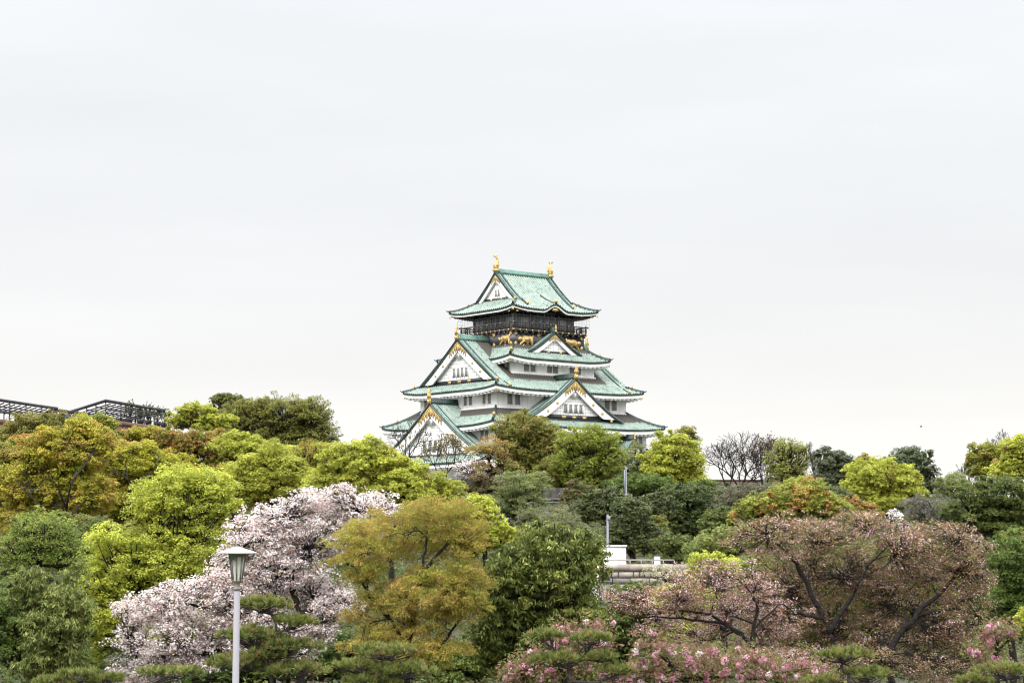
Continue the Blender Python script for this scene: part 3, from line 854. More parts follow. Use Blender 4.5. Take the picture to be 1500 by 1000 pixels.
def tubes_object(name, paths, m, parent, base, n=6):
    Vs, Fs, off = [], [], 0
    ang = np.arange(n) * 2*np.pi/n; ca, sa = np.cos(ang), np.sin(ang)
    for pts, rad in paths:
        p = np.asarray(pts, float); k = len(p); rad = np.asarray(rad, float).reshape(-1, 1, 1)
        t = np.gradient(p, axis=0); t = unit(t)
        ref = np.where(np.abs(t[:, 2:3]) < .9, np.array([[0, 0, 1.0]]), np.array([[1.0, 0, 0]]))
        b = unit(np.cross(t, ref)); c = np.cross(b, t)
        V = p[:, None, :] + rad * (ca[None, :, None] * b[:, None, :] + sa[None, :, None] * c[:, None, :])
        Vs.append(V.reshape(-1, 3))
        i = np.arange(k-1)[:, None] * n; q = np.arange(n)[None, :]; q2 = (q + 1) % n
        Fs.append((np.stack([i+q, i+q2, i+n+q2, i+n+q], 2).reshape(-1, 4)) + off); off += k*n
    V = np.concatenate(Vs); F = np.concatenate(Fs)
    return raw_mesh(name, V - np.asarray(base), F, np.full(len(F), 4), m, parent, smooth=True)
def bend(a, b, rng, k=5, sag=.12, up=.0):
    """gently crooked path from a to b"""
    a, b = np.asarray(a, float), np.asarray(b, float); L = np.linalg.norm(b - a)
    t = np.linspace(0, 1, k)[:, None]
    p = a + (b - a) * t + rng.normal(size=(1, 3)) * L * sag * np.sin(np.pi * t) + rng.normal(size=(k, 3)) * L * .02 * np.sin(np.pi * t)
    p[:, 2] += up * L * np.sin(np.pi * t[:, 0])
    return p
def kmeans(X, k, rng):
    k = min(k, len(X)); C = X[rng.choice(len(X), k, replace=False)]
    for _ in range(6):
        a = np.argmin(((X[:, None] - C[None])**2).sum(2), 1)
        C = np.array([X[a == i].mean(0) if (a == i).any() else C[i] for i in range(k)])
    return a, C

Y_ = dict
KINDS = {
 # pal: (colour, weight); mix: share of clumps that take another tone; cov: leaf cover; leaf: length, width in photo pixels
 'lime':    Y_(pal=[((.27,.315,.022),5),((.215,.27,.02),3),((.33,.355,.03),2)], cov=2.6, leaf=(6.0,3.6), puff=21, m='leaf'),
 'camphor_gold': Y_(pal=[((.29,.265,.03),5),((.32,.235,.045),3),((.23,.235,.028),3),((.38,.32,.04),2)], cov=2.6, leaf=(5.5,3.4), puff=17, m='leaf'),
 'camphor_yellow': Y_(pal=[((.255,.29,.026),6),((.215,.255,.024),3),((.31,.325,.03),2),((.28,.21,.05),.5)], cov=2.7, leaf=(5.2,3.4), puff=16, m='leaf'),
 'camphor_rust': Y_(pal=[((.24,.13,.035),4),((.20,.17,.03),3),((.28,.20,.04),2),((.17,.18,.03),2)], cov=2.4, leaf=(5.0,3.2), puff=13, m='leaf'),
 'camphor_olive': Y_(pal=[((.17,.16,.035),4),((.13,.15,.03),3),((.21,.17,.04),2)], cov=2.4, leaf=(4.6,3.0), puff=12, m='leaf'),
 'olive_fine': Y_(pal=[((.25,.19,.035),4),((.21,.19,.03),3),((.28,.19,.05),2),((.18,.19,.03),2)], cov=1.75, leaf=(7.5,2.3), puff=20, m='leaf', hang=.55),
 'oak': Y_(pal=[((.050,.080,.018),5),((.085,.115,.022),3.2),((.21,.21,.045),1.7)], cov=2.2, ls=.66, leaf=(12,3.6), puff=20, m='gloss_leaf', hang=.8, fine=.65),
 'drooping': Y_(pal=[((.07,.10,.025),5),((.11,.135,.035),3),((.18,.19,.06),1.6)], cov=2.2, ls=.62, leaf=(12,2.8), puff=19, m='gloss_leaf', hang=.85, fine=.6),
 'airy_green': Y_(pal=[((.10,.19,.04),4),((.14,.24,.05),3),((.08,.15,.03),3)], cov=1.05, leaf=(6.5,3.4), puff=15, m='leaf', flat=.6),
 'green': Y_(pal=[((.055,.11,.022),5),((.085,.14,.03),3),((.04,.08,.02),2)], cov=2.2, leaf=(6,3.6), puff=15, m='leaf'),
 'dark_green': Y_(pal=[((.050,.072,.028),5),((.070,.095,.034),3),((.10,.12,.042),2)], cov=2.3, leaf=(5.5,3.5), puff=13, m='gloss_leaf'),
 'fresh_green': Y_(pal=[((.13,.19,.03),5),((.10,.16,.03),3),((.18,.22,.035),2)], cov=2.3, leaf=(4.4,3.0), puff=11, m='leaf'),
 'feathery': Y_(pal=[((.12,.16,.055),4),((.15,.19,.07),3),((.09,.13,.045),3)], cov=1.05, leaf=(5.5,1.8), puff=12, m='leaf', flat=.6),
 'layered': Y_(pal=[((.055,.085,.022),5),((.08,.11,.025),3),((.10,.13,.03),1)], cov=2.0, leaf=(6,2.8), puff=14, m='leaf', flat=.42),
 'mixed_spring': Y_(pal=[((.17,.22,.04),4),((.12,.18,.035),3),((.30,.17,.045),2.2),((.22,.25,.05),2)], cov=2.2, leaf=(6.5,3.2), puff=14, m='leaf'),
 'sparse_yellow': Y_(pal=[((.19,.21,.045),4),((.15,.17,.045),3)], cov=.75, zmin=-.7, qmin=-.9, sprigs=3, leaf=(4.4,3.0), puff=8, m='leaf'),
 'dull': Y_(pal=[((.12,.115,.06),4),((.10,.10,.05),3),((.15,.13,.075),2)], cov=.85, leaf=(5,2.4), puff=12, m='leaf', flat=.7),
 'cherry': Y_(pal=[((.82,.73,.72),7),((.78,.64,.64),3.5),((.87,.81,.80),4),((.34,.19,.12),1.5),((.26,.25,.07),.7)], cov=.92, leaf=(4.6,3.9), puff=10, m='petal', fine=1.0, flat=.62, lumpr=.40, twigs=True, gain=1.1, ls=.66, space=.72, sprigs=3, zmin=-.5, qmin=-.8),
 'bronze': Y_(pal=[((.25,.14,.08),5),((.31,.18,.11),3.2),((.60,.40,.42),2.0),((.22,.23,.06),4.6),((.72,.58,.59),.5)], cov=.72, zmin=-.5, qmin=-.8, leaf=(6.2,3.2), puff=13, m='leaf', fine=.6, flat=.5, lumpr=.36, twigs=True, gain=1.1, sprigs=3, space=.85),
}

def make_crown(kind, d, blobs, rng, K):
    px = d / FPX
    pal = np.array([c for c, _ in K['pal']])
    rg = pal[:, :1]/pal[:, 1:2]; br = np.where(pal[:, 1:2] > .15, .65, .38)
    pal = np.where(rg < .97, np.concatenate([pal[:, 1:2]*(rg + (.97 - rg)*br), pal[:, 1:2], np.maximum(pal[:, 2:], .16*pal[:, 1:2])], 1), np.where(pal[:, 2:] < .6*pal[:, 1:2], pal*np.array([[.88, .90, 1.05]]), pal)) * K.get('gain', 1.6); pw = np.array([w for _, w in K['pal']], float); pw /= pw.sum()
    puff = K['puff'] * px; flat = K.get('flat', .85); sp = K.get('space', .92)
    C, Rr = [], []
    for b in blobs:
        cx, cy, rx, ry = b[:4]; dd = b[4] if len(b) > 4 else 0.0
        c = P(cx, cy, d + dd); rxw, rzw = rx*px, ry*px; ryw = max(rzw, rxw*.75)
        rr = np.array([rxw, ryw, rzw])
        n = int(max(5, 6.6 * (rxw*rzw) / puff**2))
        pts = []
        for _ in range(n*40):
            q = sph(rng, 1)[0] * rng.uniform(.3, 1.0)**.5
            s = np.maximum(rr - puff*np.array([.7, .7, .7*flat]), rr*.3) * rng.normal(1.0, .09)
            p = c + q*s
            if all(np.sum((p - o)**2) > (puff*sp)**2 for o in pts): pts.append(p)
            if len(pts) >= n: break
        # a few lobes push out beyond the rest
        ns_ = max(2, len(pts)//K.get('sprigs', 4))
        for i in range(ns_):
            q = sph(rng, 1, -.25)[0]; pts.append(c + q*rr*rng.uniform(.82, 1.15))
        C += pts; Rr += list(puff * rng.uniform(.62, 1.3, len(pts) - ns_)) + list(puff * rng.uniform(.35, .75, ns_))
    C = np.array(C); Rr = np.array(Rr); keep_ = rng.random(len(C)) > .08; C, Rr = C[keep_], Rr[keep_]; n = len(C)
    # small lumps on every puff
    nl = K.get('nl', 15); lr = K.get('lumpr', .36)
    dirs = sph(rng, n*nl, K.get('zmin', -.12)).reshape(n, nl, 3)
    sc = np.array([1, 1, flat])
    LC = (C[:, None] + dirs * sc * Rr[:, None, None] * rng.uniform(.6, .98, (n, nl, 1))).reshape(-1, 3)
    LR = np.repeat(Rr, nl) * lr * rng.uniform(.65, 1.25, n*nl)
    pc = rng.choice(len(pal), n, p=pw); lc = np.repeat(pc, nl)
    sw = rng.random(n*nl) < .35; lc[sw] = rng.choice(len(pal), sw.sum(), p=pw)
    ltone = np.repeat(rng.uniform(.8, 1.2, n), nl) * rng.uniform(.86, 1.14, n*nl)
    ls = K.get('ls', .52)
    Ll, Wl = K['leaf'][0]*px*ls, K['leaf'][1]*px*ls
    area = sum(math.pi*b[2]*b[3] for b in blobs) * px*px
    N = int(K['cov'] * 3.0 * area / (Ll*Wl*.5))
    N = min(N, 130000)
    k = rng.choice(len(LC), N, p=LR**2/np.sum(LR**2))
    q = sph(rng, N, K.get('qmin', -.2)); q *= rng.uniform(.7, 1.05, (N, 1))
    pos = LC[k] + q * LR[k][:, None] * np.array([1, 1, .85])
    nrm = unit(q*.8 + np.array([0, 0, .75]) + rng.normal(size=(N, 3))*.40)
    ci = lc[k].copy()
    f = K.get('fine', .12); sw = rng.random(N) < f; ci[sw] = rng.choice(len(pal), sw.sum(), p=pw)
    col = pal[ci] * (ltone[k] * rng.uniform(.78, 1.22, N))[:, None] * rng.uniform(.93, 1.07, (N, 3))
    L = Ll*rng.uniform(.7, 1.3, N); W = Wl*rng.uniform(.7, 1.3, N)
    along = None
    if K.get('hang'):
        h = K['hang']
        along = q*np.array([1, 1, .2])*.9 + np.array([0, 0, -1.0])*h + rng.normal(size=(N, 3))*.35
        nrm = unit(q*np.array([1, 1, .5]) + rng.normal(size=(N, 3))*.6 + np.array([0, 0, .35]))
    V = leaf_quads(pos, nrm, L, W, rng, along)
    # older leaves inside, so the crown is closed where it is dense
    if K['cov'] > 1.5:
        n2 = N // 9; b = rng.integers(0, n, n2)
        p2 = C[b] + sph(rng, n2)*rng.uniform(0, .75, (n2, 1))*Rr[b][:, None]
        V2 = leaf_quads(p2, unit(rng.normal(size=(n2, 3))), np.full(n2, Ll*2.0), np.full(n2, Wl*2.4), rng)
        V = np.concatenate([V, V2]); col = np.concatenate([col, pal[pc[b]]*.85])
    return C, Rr, V, col

def skeleton(C, Rr, base, rng, px, trunk_r, limbs=None, d=None, twigs=False):
    paths = []
    lo, hi = C[:, 2].min(), C[:, 2].max()
    nodes = []
    if limbs:
        for pl in limbs:
            pts = np.array([P(x, y, d + (o[0] if o else 0)) for x, y, *o in pl['p']]); r0 = pl['r']*px
            t = np.linspace(0, 1, len(pts)*4); tt = np.linspace(0, 1, len(pts))
            q = np.stack([np.interp(t, tt, pts[:, i]) for i in range(3)], 1)
            q += rng.normal(size=q.shape)*r0*.2
            rr = r0*(1 - .75*t); paths.append((q, rr))
            for a_, b_ in list(zip(q, rr))[2:]: nodes.append((a_, b_))
    else:
        fork = np.array([base[0]*.6 + C[:, 0].mean()*.4, C[:, 1].mean()*.5 + base[1]*.5, max(base[2] + .8, lo + .22*(hi - lo))])
        p = bend(base - np.array([0, 0, .4]), fork, rng, 6, .05); paths.append((p, np.linspace(trunk_r*1.15, trunk_r*.8, 6)))
        nodes.append((fork, trunk_r*.75))
    if limbs:
        NP = np.array([q[0] for q in nodes]); NR = np.array([q[1] for q in nodes])
        a, G = kmeans(C, int(np.clip(len(C)/4.5, 5, 26)), rng)
        for i in range(len(G)):
            m = np.where(a == i)[0]
            if not len(m): continue
            dist = np.linalg.norm(NP - G[i], axis=1) + 1.6*np.maximum(0, NP[:, 2] - G[i][2] + 4*px)
            j = int(rng.choice(np.argsort(dist)[:3])); r1 = min(NR[j]*.5, 1.7*px)
            g = NP[j] + (G[i] - NP[j])*.85
            p = bend(NP[j], g, rng, 8, .13, .06); paths.append((p, np.linspace(r1, .6*px, 8)))
            for c in m:
                w = bend(p[rng.integers(4, 8)], C[c] - np.array([0, 0, .1*Rr[c]]), rng, 5, .12, .03)
                paths.append((w, np.linspace(.55*px, .2*px, 5)))
                if twigs:
                    for _ in range(2):
                        e2 = C[c] + sph(rng, 1, -.2)[0]*Rr[c]*np.array([1.15, 1.15, .75])
                        paths.append((bend(w[rng.integers(2, 5)], e2, rng, 4, .1), np.linspace(.25*px, .12*px, 4)))
        return paths
    k1 = int(np.clip(len(C)/4, 6, 30)) if limbs else int(np.clip(len(C)/7, 3, 9))
    a, G = kmeans(C, k1, rng)
    for i in range(len(G)):
        m = np.where(a == i)[0]
        if not len(m): continue
        j = int(np.argmin([np.linalg.norm(G[i] - q[0]) + 1.5*max(0, q[0][2] - G[i][2]) for q in nodes])); s, r_s = nodes[j]
        g = s + (G[i] - s)*.72; g[2] -= .08*(hi - lo)
        p = bend(s, g, rng, 6, .09, -.02); r1 = min(r_s*.7, trunk_r*(.34 if limbs else .55))
        paths.append((p, np.linspace(r1, r1*.55, 6)))
        for c in m:
            st = p[rng.integers(3, 6)]
            w = bend(st, C[c] + np.array([0, 0, -.1*Rr[c]]), rng, 5, .08, -.03)
            r2 = r1*.42; paths.append((w, np.linspace(r2, max(r2*.3, .18*px), 5)))
            if twigs:
                for _ in range(3):
                    e = C[c] + sph(rng, 1, -.3)[0]*Rr[c]*np.array([1.1, 1.1, .7])
                    paths.append((bend(w[3], e, rng, 4, .1), np.linspace(max(r2*.3, .22*px), .12*px, 4)))
    return paths

def tree(kind, d, blobs, label, name='tree', cat='tree', group=None, bx=None, seed=0, trunk_px=5.0, limbs=None, bark='bark', **over):
    rng = np.random.default_rng(1000 + seed)
    K = dict(KINDS[kind]); K.update(over); px = d/FPX
    if bx is None: bx = np.average([b[0] for b in blobs], weights=[b[2]*b[3] for b in blobs])
    gp = P(bx, 800, d); base = np.array([gp[0], d, ground_z(d) - .1])
    root = empty(name, base); tag(root, label, cat, group)
    C, Rr, V, col = make_crown(kind, d, blobs, rng, K)
    paths = skeleton(C, Rr, base, rng, px, trunk_px*px, limbs, d, K.get('twigs', False))
    tubes_object('trunk', paths, M[bark], root, base, 6 if d < 80 else 5)
    o = leaf_object('crown', V, col, M[K['m']], root, base)
    return root

def bare_tree(d, bx, by, top, half, label, seed, name='bare_tree', group=None, depthn=6, leaves=None, r0=3.2, bark='bark', lean=0.0):
    """leafless tree grown by forking; px, py as in the photograph"""
    rng = np.random.default_rng(500 + seed); px = d/FPX
    gz = ground_z(d); b0 = P(bx, by, d); base = np.array([b0[0], d, min(gz, b0[2]) - .1])
    root = empty(name, base); tag(root, label, 'bare tree', group)
    H = (by - top)*px; W = half*px; paths = []; tips = []
    def grow(p, dirv, L, r_, lev):
        k = 4; q = [p]; dv = dirv.copy()
        for _ in range(k-1):
            dv = unit(dv + rng.normal(size=3)*.13 + np.array([0, 0, .05])); q.append(q[-1] + dv*L/(k-1))
        paths.append((q, np.linspace(r_, max(r_*.64, .24*px), k)))
        if lev <= 0: tips.append(q[-1]); return
        nb = 2 if rng.random() < .45 else 3
        az = rng.uniform(0, 2*np.pi)
        for i in range(nb):
            an = rng.uniform(.3, .75); a = az + 2*np.pi*i/nb + rng.normal()*.3
            ref = unit(np.cross(dv, np.array([.3, .5, .1]))); r2 = np.cross(dv, ref)
            nd = unit(dv*math.cos(an) + (ref*math.cos(a) + r2*math.sin(a))*math.sin(an)*np.array([W/H*1.6, W/H*1.3, 1]))
            grow(q[-1], nd, L*rng.uniform(.66, .9), r_*.62, lev-1)
    top0 = np.array([b0[0], d, b0[2]])
    paths.append((bend(base, top0, rng, 4, .02), np.linspace(r0*px*1.3, r0*px*1.1, 4)))
    for i in range(3):
        a = 2*math.pi*i/3 + rng.uniform(0, 1)
        grow(top0, unit(np.array([math.cos(a)*W/H*.7 + lean, math.sin(a)*.4, 1.0])), H*.27, r0*px*.8, depthn-1)
    allp = np.concatenate([np.asarray(p) for p, _ in paths[1:]])
    # fit the grown crown to its height and spread
    sc = np.array([W/max(.1, np.percentile(np.abs(allp[:, 0]-b0[0]), 98)), 1, H/max(.1, np.percentile(allp[:, 2]-b0[2], 99.5))]); sc[1] = sc[0]
    org = top0
    paths = [paths[0]] + [(org + (np.asarray(p)-org)*sc, r_) for p, r_ in paths[1:]]
    tips = org + (np.array(tips)-org)*sc
    tubes_object('trunk', paths, M[bark], root, base, 4)
    if leaves:
        colr, nper, Lp, Wp = leaves
        k = rng.integers(0, len(tips), int(nper*len(tips))); N = len(k)
        pos = tips[k] + rng.normal(size=(N, 3))*3.2*px
        col = np.array(colr)[rng.integers(0, len(colr), N)]*rng.uniform(.75, 1.25, (N, 1))
        V = leaf_quads(pos, unit(rng.normal(size=(N, 3)) + [0, 0, .4]), np.full(N, Lp*px), np.full(N, Wp*px), rng)
        leaf_object('crown', V, col, M['leaf'], root, base)
    return root

def pine(d, trunk, pads, label, seed, r0=5.0):
    """cloud-pruned pine: crooked trunk, boughs and flat pads of upright needles"""
    rng = np.random.default_rng(900 + seed); px = d/FPX
    gp = P(trunk[0][0], 800, d); base = np.array([gp[0], d, ground_z(d) - .1])
    root = empty('clipped_pine', base); tag(root, label, 'pine', 'clipped pines along the front')
    T = [base] + [P(x, y, d) for x, y in trunk]
    T = np.array(T); t = np.linspace(0, 1, 14); tt = np.linspace(0, 1, len(T))
    q = np.stack([np.interp(t, tt, T[:, i]) for i in range(3)], 1) + rng.normal(size=(14, 3))*.02
    paths = [(q, np.linspace(r0*px, r0*px*.4, 14))]
    Vs, Cs = [], []
    for (cx, cy, rx, ry, *dd) in pads:
        c = P(cx, cy, d + (dd[0] if dd else 0)); rxw, rzw = rx*px, ry*px; ryw = rxw*.75
        under = c - np.array([0, 0, rzw*.5])
        s = q[np.argmin(np.linalg.norm(q - under, axis=1) + 2*np.maximum(0, q[:, 2] - under[2]))]
        b = bend(s, under, rng, 6, .10); paths.append((b, np.linspace(r0*px*.5, r0*px*.25, 6)))
        nt = int(np.clip(11*rx*ry/60.0, 60, 420))
        u = sph(rng, nt, -.12); rad = rng.uniform(.1, 1, (nt, 1))**.4
        tp = c + u*np.array([rxw, ryw, rzw])*rad*(1 + .18*np.sin(u[:, :1]*7 + seed)*np.cos(u[:, 1:2]*6))
        for i in range(0, nt, 3):
            paths.append((bend(b[rng.integers(3, 6)], tp[i] - np.array([0, 0, .03]), rng, 4, .1), np.linspace(1.1*px, .5*px, 4)))
        nn = 26; N = nt*nn
        td = np.repeat(tp, nn, 0); ax = unit(np.repeat(u*np.array([.55, .55, .3]), nn, 0) + np.array([0, 0, .75]) + rng.normal(size=(N, 3))*.42)
        Ln = rng.uniform(.075, .14, N); pos = td + ax*Ln[:, None]*.5
        nr = unit(np.cross(ax, rng.normal(size=(N, 3))))
        Vs.append(leaf_quads(pos, nr, Ln, np.full(N, .016), rng, ax))
        pal = np.array([(.17,.195,.05), (.23,.25,.075), (.11,.14,.04), (.27,.21,.09)])
        ci = np.repeat(rng.choice(4, nt, p=[.4, .3, .22, .08]), nn); Cs.append(pal[ci]*rng.uniform(.75, 1.25, (N, 1)))
    tubes_object('trunk', paths, M['bark_grey'], root, base, 6)
    leaf_object('needle_pads', np.concatenate(Vs), np.concatenate(Cs), M['needle'], root, base)
    return root

def pompom_cherry(d, blobs, label, seed, n_per=.0026, bx=None):
    """double-flowered cherry: round pink flower balls between bronze leaves"""
    rng = np.random.default_rng(700 + seed); px = d/FPX
    if bx is None: bx = np.average([b[0] for b in blobs], weights=[b[2]*b[3] for b in blobs])
    gp = P(bx, 800, d); base = np.array([gp[0], d, ground_z(d) - .1])
    root = empty('double_cherry', base); tag(root, label, 'cherry tree', 'pink double-flowered cherries')
    balls = []
    for (cx, cy, rx, ry) in blobs:
        c = P(cx, cy, d); n = int(n_per*rx*ry*math.pi*3.2)
        balls.append(c + sph(rng, n)*rng.uniform(.15, 1, (n, 1))**.45*np.array([rx, rx*.7, ry])*px)
    B = np.concatenate(balls); nb = len(B)
    paths = skeleton(B[::4] - np.array([0, 0, .05]), np.full(len(B[::4]), 7*px), base, rng, px, 5*px, None, d, True)
    tubes_object('trunk', paths, M['bark'], root, base, 5)
    k = np.repeat(np.arange(nb), 34); N = len(k)
    R_ = rng.uniform(3.6, 7.2, nb)*px
    q = sph(rng, N); pos = B[k] + q*R_[k][:, None]*rng.uniform(.6, 1, (N, 1))
    tone = np.array([(.64,.30,.42), (.72,.43,.53), (.55,.22,.34), (.82,.63,.69)])[rng.choice(4, nb, p=[.4, .3, .18, .12])]
    col = tone[k]*rng.uniform(.85, 1.15, (N, 1))
    V = leaf_quads(pos, unit(q + rng.normal(size=(N, 3))*.5), rng.uniform(3.2, 5, N)*px, rng.uniform(2.6, 4, N)*px, rng)
    leaf_object('crown', V, col, M['petal'], root, base)
    N2 = nb*44; k2 = rng.integers(0, nb, N2)
    p2 = B[k2] + rng.normal(size=(N2, 3))*9*px
    c2 = np.array([(.22,.14,.08), (.17,.18,.05), (.26,.16,.09), (.12,.16,.045)])[rng.integers(0, 4, N2)]*rng.uniform(.75, 1.25, (N2, 1))
    V2 = leaf_quads(p2, unit(rng.normal(size=(N2, 3)) + [0, 0, .5]), rng.uniform(5, 8, N2)*px, rng.uniform(2.2, 3.2, N2)*px, rng)
    leaf_object('young_leaves', V2, c2, M['leaf'], root, base)
    return root

# ------------------------------------------------------------------ undergrowth on the hillside (one mass)
def undergrowth():
    rng = np.random.default_rng(77); Vs, Cs = [], []
    pal = np.array([(.06,.095,.022), (.09,.125,.03), (.14,.12,.045), (.075,.10,.025), (.15,.165,.04), (.11,.075,.04)])
    for _ in range(3000):
        d = 43 + 280*rng.random()**.85; X = rng.uniform(-.29, .29)*d
        if 90 < d < 112 and .03*d < X < .10*d: continue
        z = ground_z(d); r_ = rng.uniform(.7, 1.5)*(1 + d/500); h = r_*rng.uniform(.5, 1.0)
        N = 150; q = sph(rng, N, 0); pos = np.array([X, d, z]) + q*np.array([r_, r_, h])*rng.uniform(.55, 1.08, (N, 1)) + rng.normal(size=(N, 3))*.08
        s = .045 + .0012*d
        Vs.append(leaf_quads(pos, unit(q*.7 + [0, 0, .6] + rng.normal(size=(N, 3))*.5), rng.uniform(.9, 1.7, N)*s, rng.uniform(.7, 1.2, N)*s*.8, rng))
        Cs.append(pal[rng.integers(0, 6)]*rng.uniform(.7, 1.3, (N, 1)))
    o = leaf_object('undergrowth', np.concatenate(Vs), np.concatenate(Cs), M['leaf'], None, (0, 0, 0))
    tag(o, 'low dark undergrowth covering the hillside between the trees', 'undergrowth', kind='stuff')
undergrowth()

# ------------------------------------------------------------------ trees, far to near
G1, G2, G3, G4, G5 = 'trees around the keep', 'trees on the left hillside', 'skyline trees on the right', 'bare trees near the keep', 'flowering cherries'
# round the keep
tree('camphor_olive', 240, cov=1.7, blobs=[(770,634,48,32),(795,660,36,36),(752,668,32,34),(770,690,40,22)], label='tall olive and rust crowned tree covering the middle of the keep\'s lower roof', group=G1, seed=1, bx=772)
tree('camphor_rust', 228, cov=1.0, twigs=True, pal=[((.26,.17,.05),4),((.22,.19,.05),3)], blobs=[(722,662,32,20),(706,690,16,16),(742,688,20,18)], label= 'slender rust-brown tree beside the olive tree, before the lowest gable', group=G1, seed=2, bx=722)
tree('fresh_green', 232, cov=1.7, blobs=[(862,650,46,25),(845,682,42,28),(888,678,30,28),(865,705,40,22)], label='green spreading tree below the keep\'s broad gable', group=G1, seed=3)
tree('camphor_olive', 236, [(815,695,36,26),(800,715,40,24)], 'low olive tree filling the space between olive and green trees under the keep', group=G1, seed=4)
tree('camphor_yellow', 225, [(987,682,49,46),(975,705,38,26),(1005,712,32,24)], 'round yellow-green camphor tree right of the keep', 'camphor_tree', group=G1, seed=5, puff=11, leaf=(4.2,3.0))
tree('camphor_olive', 262, [(1005,641,18,14),(1012,660,12,20)], 'small brownish crown peeping over the round yellow-green camphor', group=G1, seed=6)
tree('feathery', 243, [(930,678,30,26),(912,700,24,22),(945,700,20,24)], 'feathery grey-green tree under the little porch gable', group=G1, seed=7, cov=1.5)
tree('green', 214, [(935,712,52,20),(985,730,40,18),(1030,720,30,18)], 'flat dark bank of leaves below the round camphor', 'shrub', 'shrub', group=G1, seed=8, puff=10, leaf=(4.4,3))
tree('cherry', 264, [(700,688,36,17),(738,688,22,12)], 'pale distant cherry in bloom at the foot of the lowest gable', 'cherry_tree', 'cherry tree', group=G5, seed=9, puff=7, leaf=(3.2,2.8))
bare_tree(300, 598, 690, 616, 34, 'fine bare tree in front of the left end of the keep', 1, group=G4, r0=1.6)
bare_tree(282, 650, 712, 640, 38, 'twiggy tree with sparse olive leaves before the lowest gable', 2, group=G4, r0=1.6, leaves=([(.16,.14,.06),(.20,.15,.06)], 3, 3.2, 2.2))
bare_tree(252, 688, 735, 690, 34, 'low grey leafless shrub below the pale distant cherry', 3, group=G4, r0=1.2, bark='bark_grey')
tree('feathery', 190, [(762,716,44,26),(735,748,42,28),(770,745,40,24)], 'feathery pale green tree left of the corrugated hoarding', group=G1, seed=10, cov=1.3)
tree('camphor_rust', 200, [(700,715,24,16),(722,718,20,16)], 'dark rusty shrub under the slender rust-brown tree', 'shrub', 'shrub', group=G1, seed=11, pal=[((.11,.07,.03),3),((.09,.085,.03),3)])
tree('dark_green', 168, [(772,752,14,16),(770,772,22,20),(768,790,26,16)], 'small dark conifer left of the hoarding', 'conifer', 'conifer', group=G1, seed=12, puff=8, leaf=(4.5,2.4))
tree('camphor_olive', 196, [(845,728,28,22),(838,748,30,18)], 'brown-green rounded tree right of the hoarding', group=G1, seed=13, puff=9, pal=[((.11,.10,.04),4),((.085,.10,.03),3),((.14,.10,.045),2)])
bare_tree(182, 850, 790, 735, 46, 'grey tangled branches right of the hoarding', 4, group=G4, r0=1.5, bark='bark_grey', leaves=([(.12,.12,.05),(.10,.11,.05)], 2, 4, 2.4))
tree('dark_green', 150, [(925,762,36,30),(912,792,42,24),(948,792,32,26),(925,738,22,14)], 'dark evergreen mass behind the white cabin', group=G1, seed=14)
tree('dark_green', 186, [(1002,735,38,26),(1000,772,42,32),(1035,762,30,34),(1060,740,24,28)], 'dark green trees on the bank right of the evergreen mass', group=G1, seed=15, pal=[((.045,.07,.025),4),((.06,.09,.028),3)])
tree('camphor_olive', 158, [(966,778,16,22),(975,805,24,16)], 'small olive shrub beside the dark evergreen mass', 'shrub', 'shrub', group=G1, seed=16, puff=8)
tree('dull', 172, [(1085,735,40,26),(1120,728,36,22),(1050,790,30,20)], 'dull brownish thicket below the large bare tree', 'thicket', 'thicket', group=G1, seed=17, cov=1.3)
# right skyline
bare_tree(262, 1076, 745, 636, 72, 'large bare dark-branched tree right of the round camphor', 5, group=G4, r0=3.2, depthn=7)
bare_tree(270, 1125, 740, 643, 42, 'bare tree with a few brown leaves beside the large bare tree', 6, group=G4, r0=2.2, leaves=([(.14,.08,.05),(.16,.13,.06)], 2.2, 3, 2.2))
tree('sparse_yellow', 250, [(1158,656,26,15),(1140,672,22,16),(1172,676,20,18),(1152,695,30,18)], 'thin yellow-green tree among the bare trees on the right', group=G3, seed=18, cov=1.1, limbs=None, twigs=True)
bare_tree(240, 1196, 730, 650, 20, 'thin bare tree left of the grey-green evergreen', 7, group=G4, r0=1.6)
tree('dark_green', 215, [(1224,682,30,26),(1215,705,26,24),(1245,702,22,22)], 'grey-green evergreen on the skyline left of the yellow round camphor', group=G3, seed=19, pal=[((.075,.09,.05),4),((.055,.07,.038),3)])
tree('camphor_rust', 240, [(1266,678,22,10),(1240,690,18,10)], 'brownish crown between the two dark skyline trees', group=G3, seed=20, puff=8)
tree('dark_green', 236, [(1330,686,40,28),(1358,708,22,24),(1310,690,26,26)], 'dark green skyline tree behind the yellow round camphor', group=G3, seed=21, pal=[((.045,.065,.03),4),((.06,.085,.035),3)])
tree('camphor_yellow', 168, [(1292,705,50,34),(1262,722,34,28),(1326,722,30,26),(1295,738,46,20)], 'round yellow camphor in front of the dark skyline trees', 'camphor_tree', group=G3, seed=22, puff=11, leaf=(4.4,3.1), bx=1300)
tree('feathery', 190, [(1395,716,26,22),(1375,735,30,18)], 'feathery green trees in the gap on the right skyline', group=G3, seed=23, cov=1.6)
bare_tree(196, 1418, 745, 680, 26, 'faint bare twigs in the gap on the right skyline', 8, group=G4, r0=1.2)
tree('dull', 138, [(1365,752,46,26),(1405,760,30,20)], 'grey leafless-looking thicket behind the white blossom', 'thicket', 'thicket', group=G3, seed=24, cov=1.2, pal=[((.12,.11,.095),4),((.10,.10,.07),3)])
tree('camphor_gold', 132, pal=[((.20,.20,.03),5),((.25,.19,.04),2),((.16,.19,.03),3)], blobs=[(1448,668,34,20),(1435,690,26,16)], label='golden green crown above the layered dark tree', name='camphor_tree', group=G3, seed=25, puff=10)
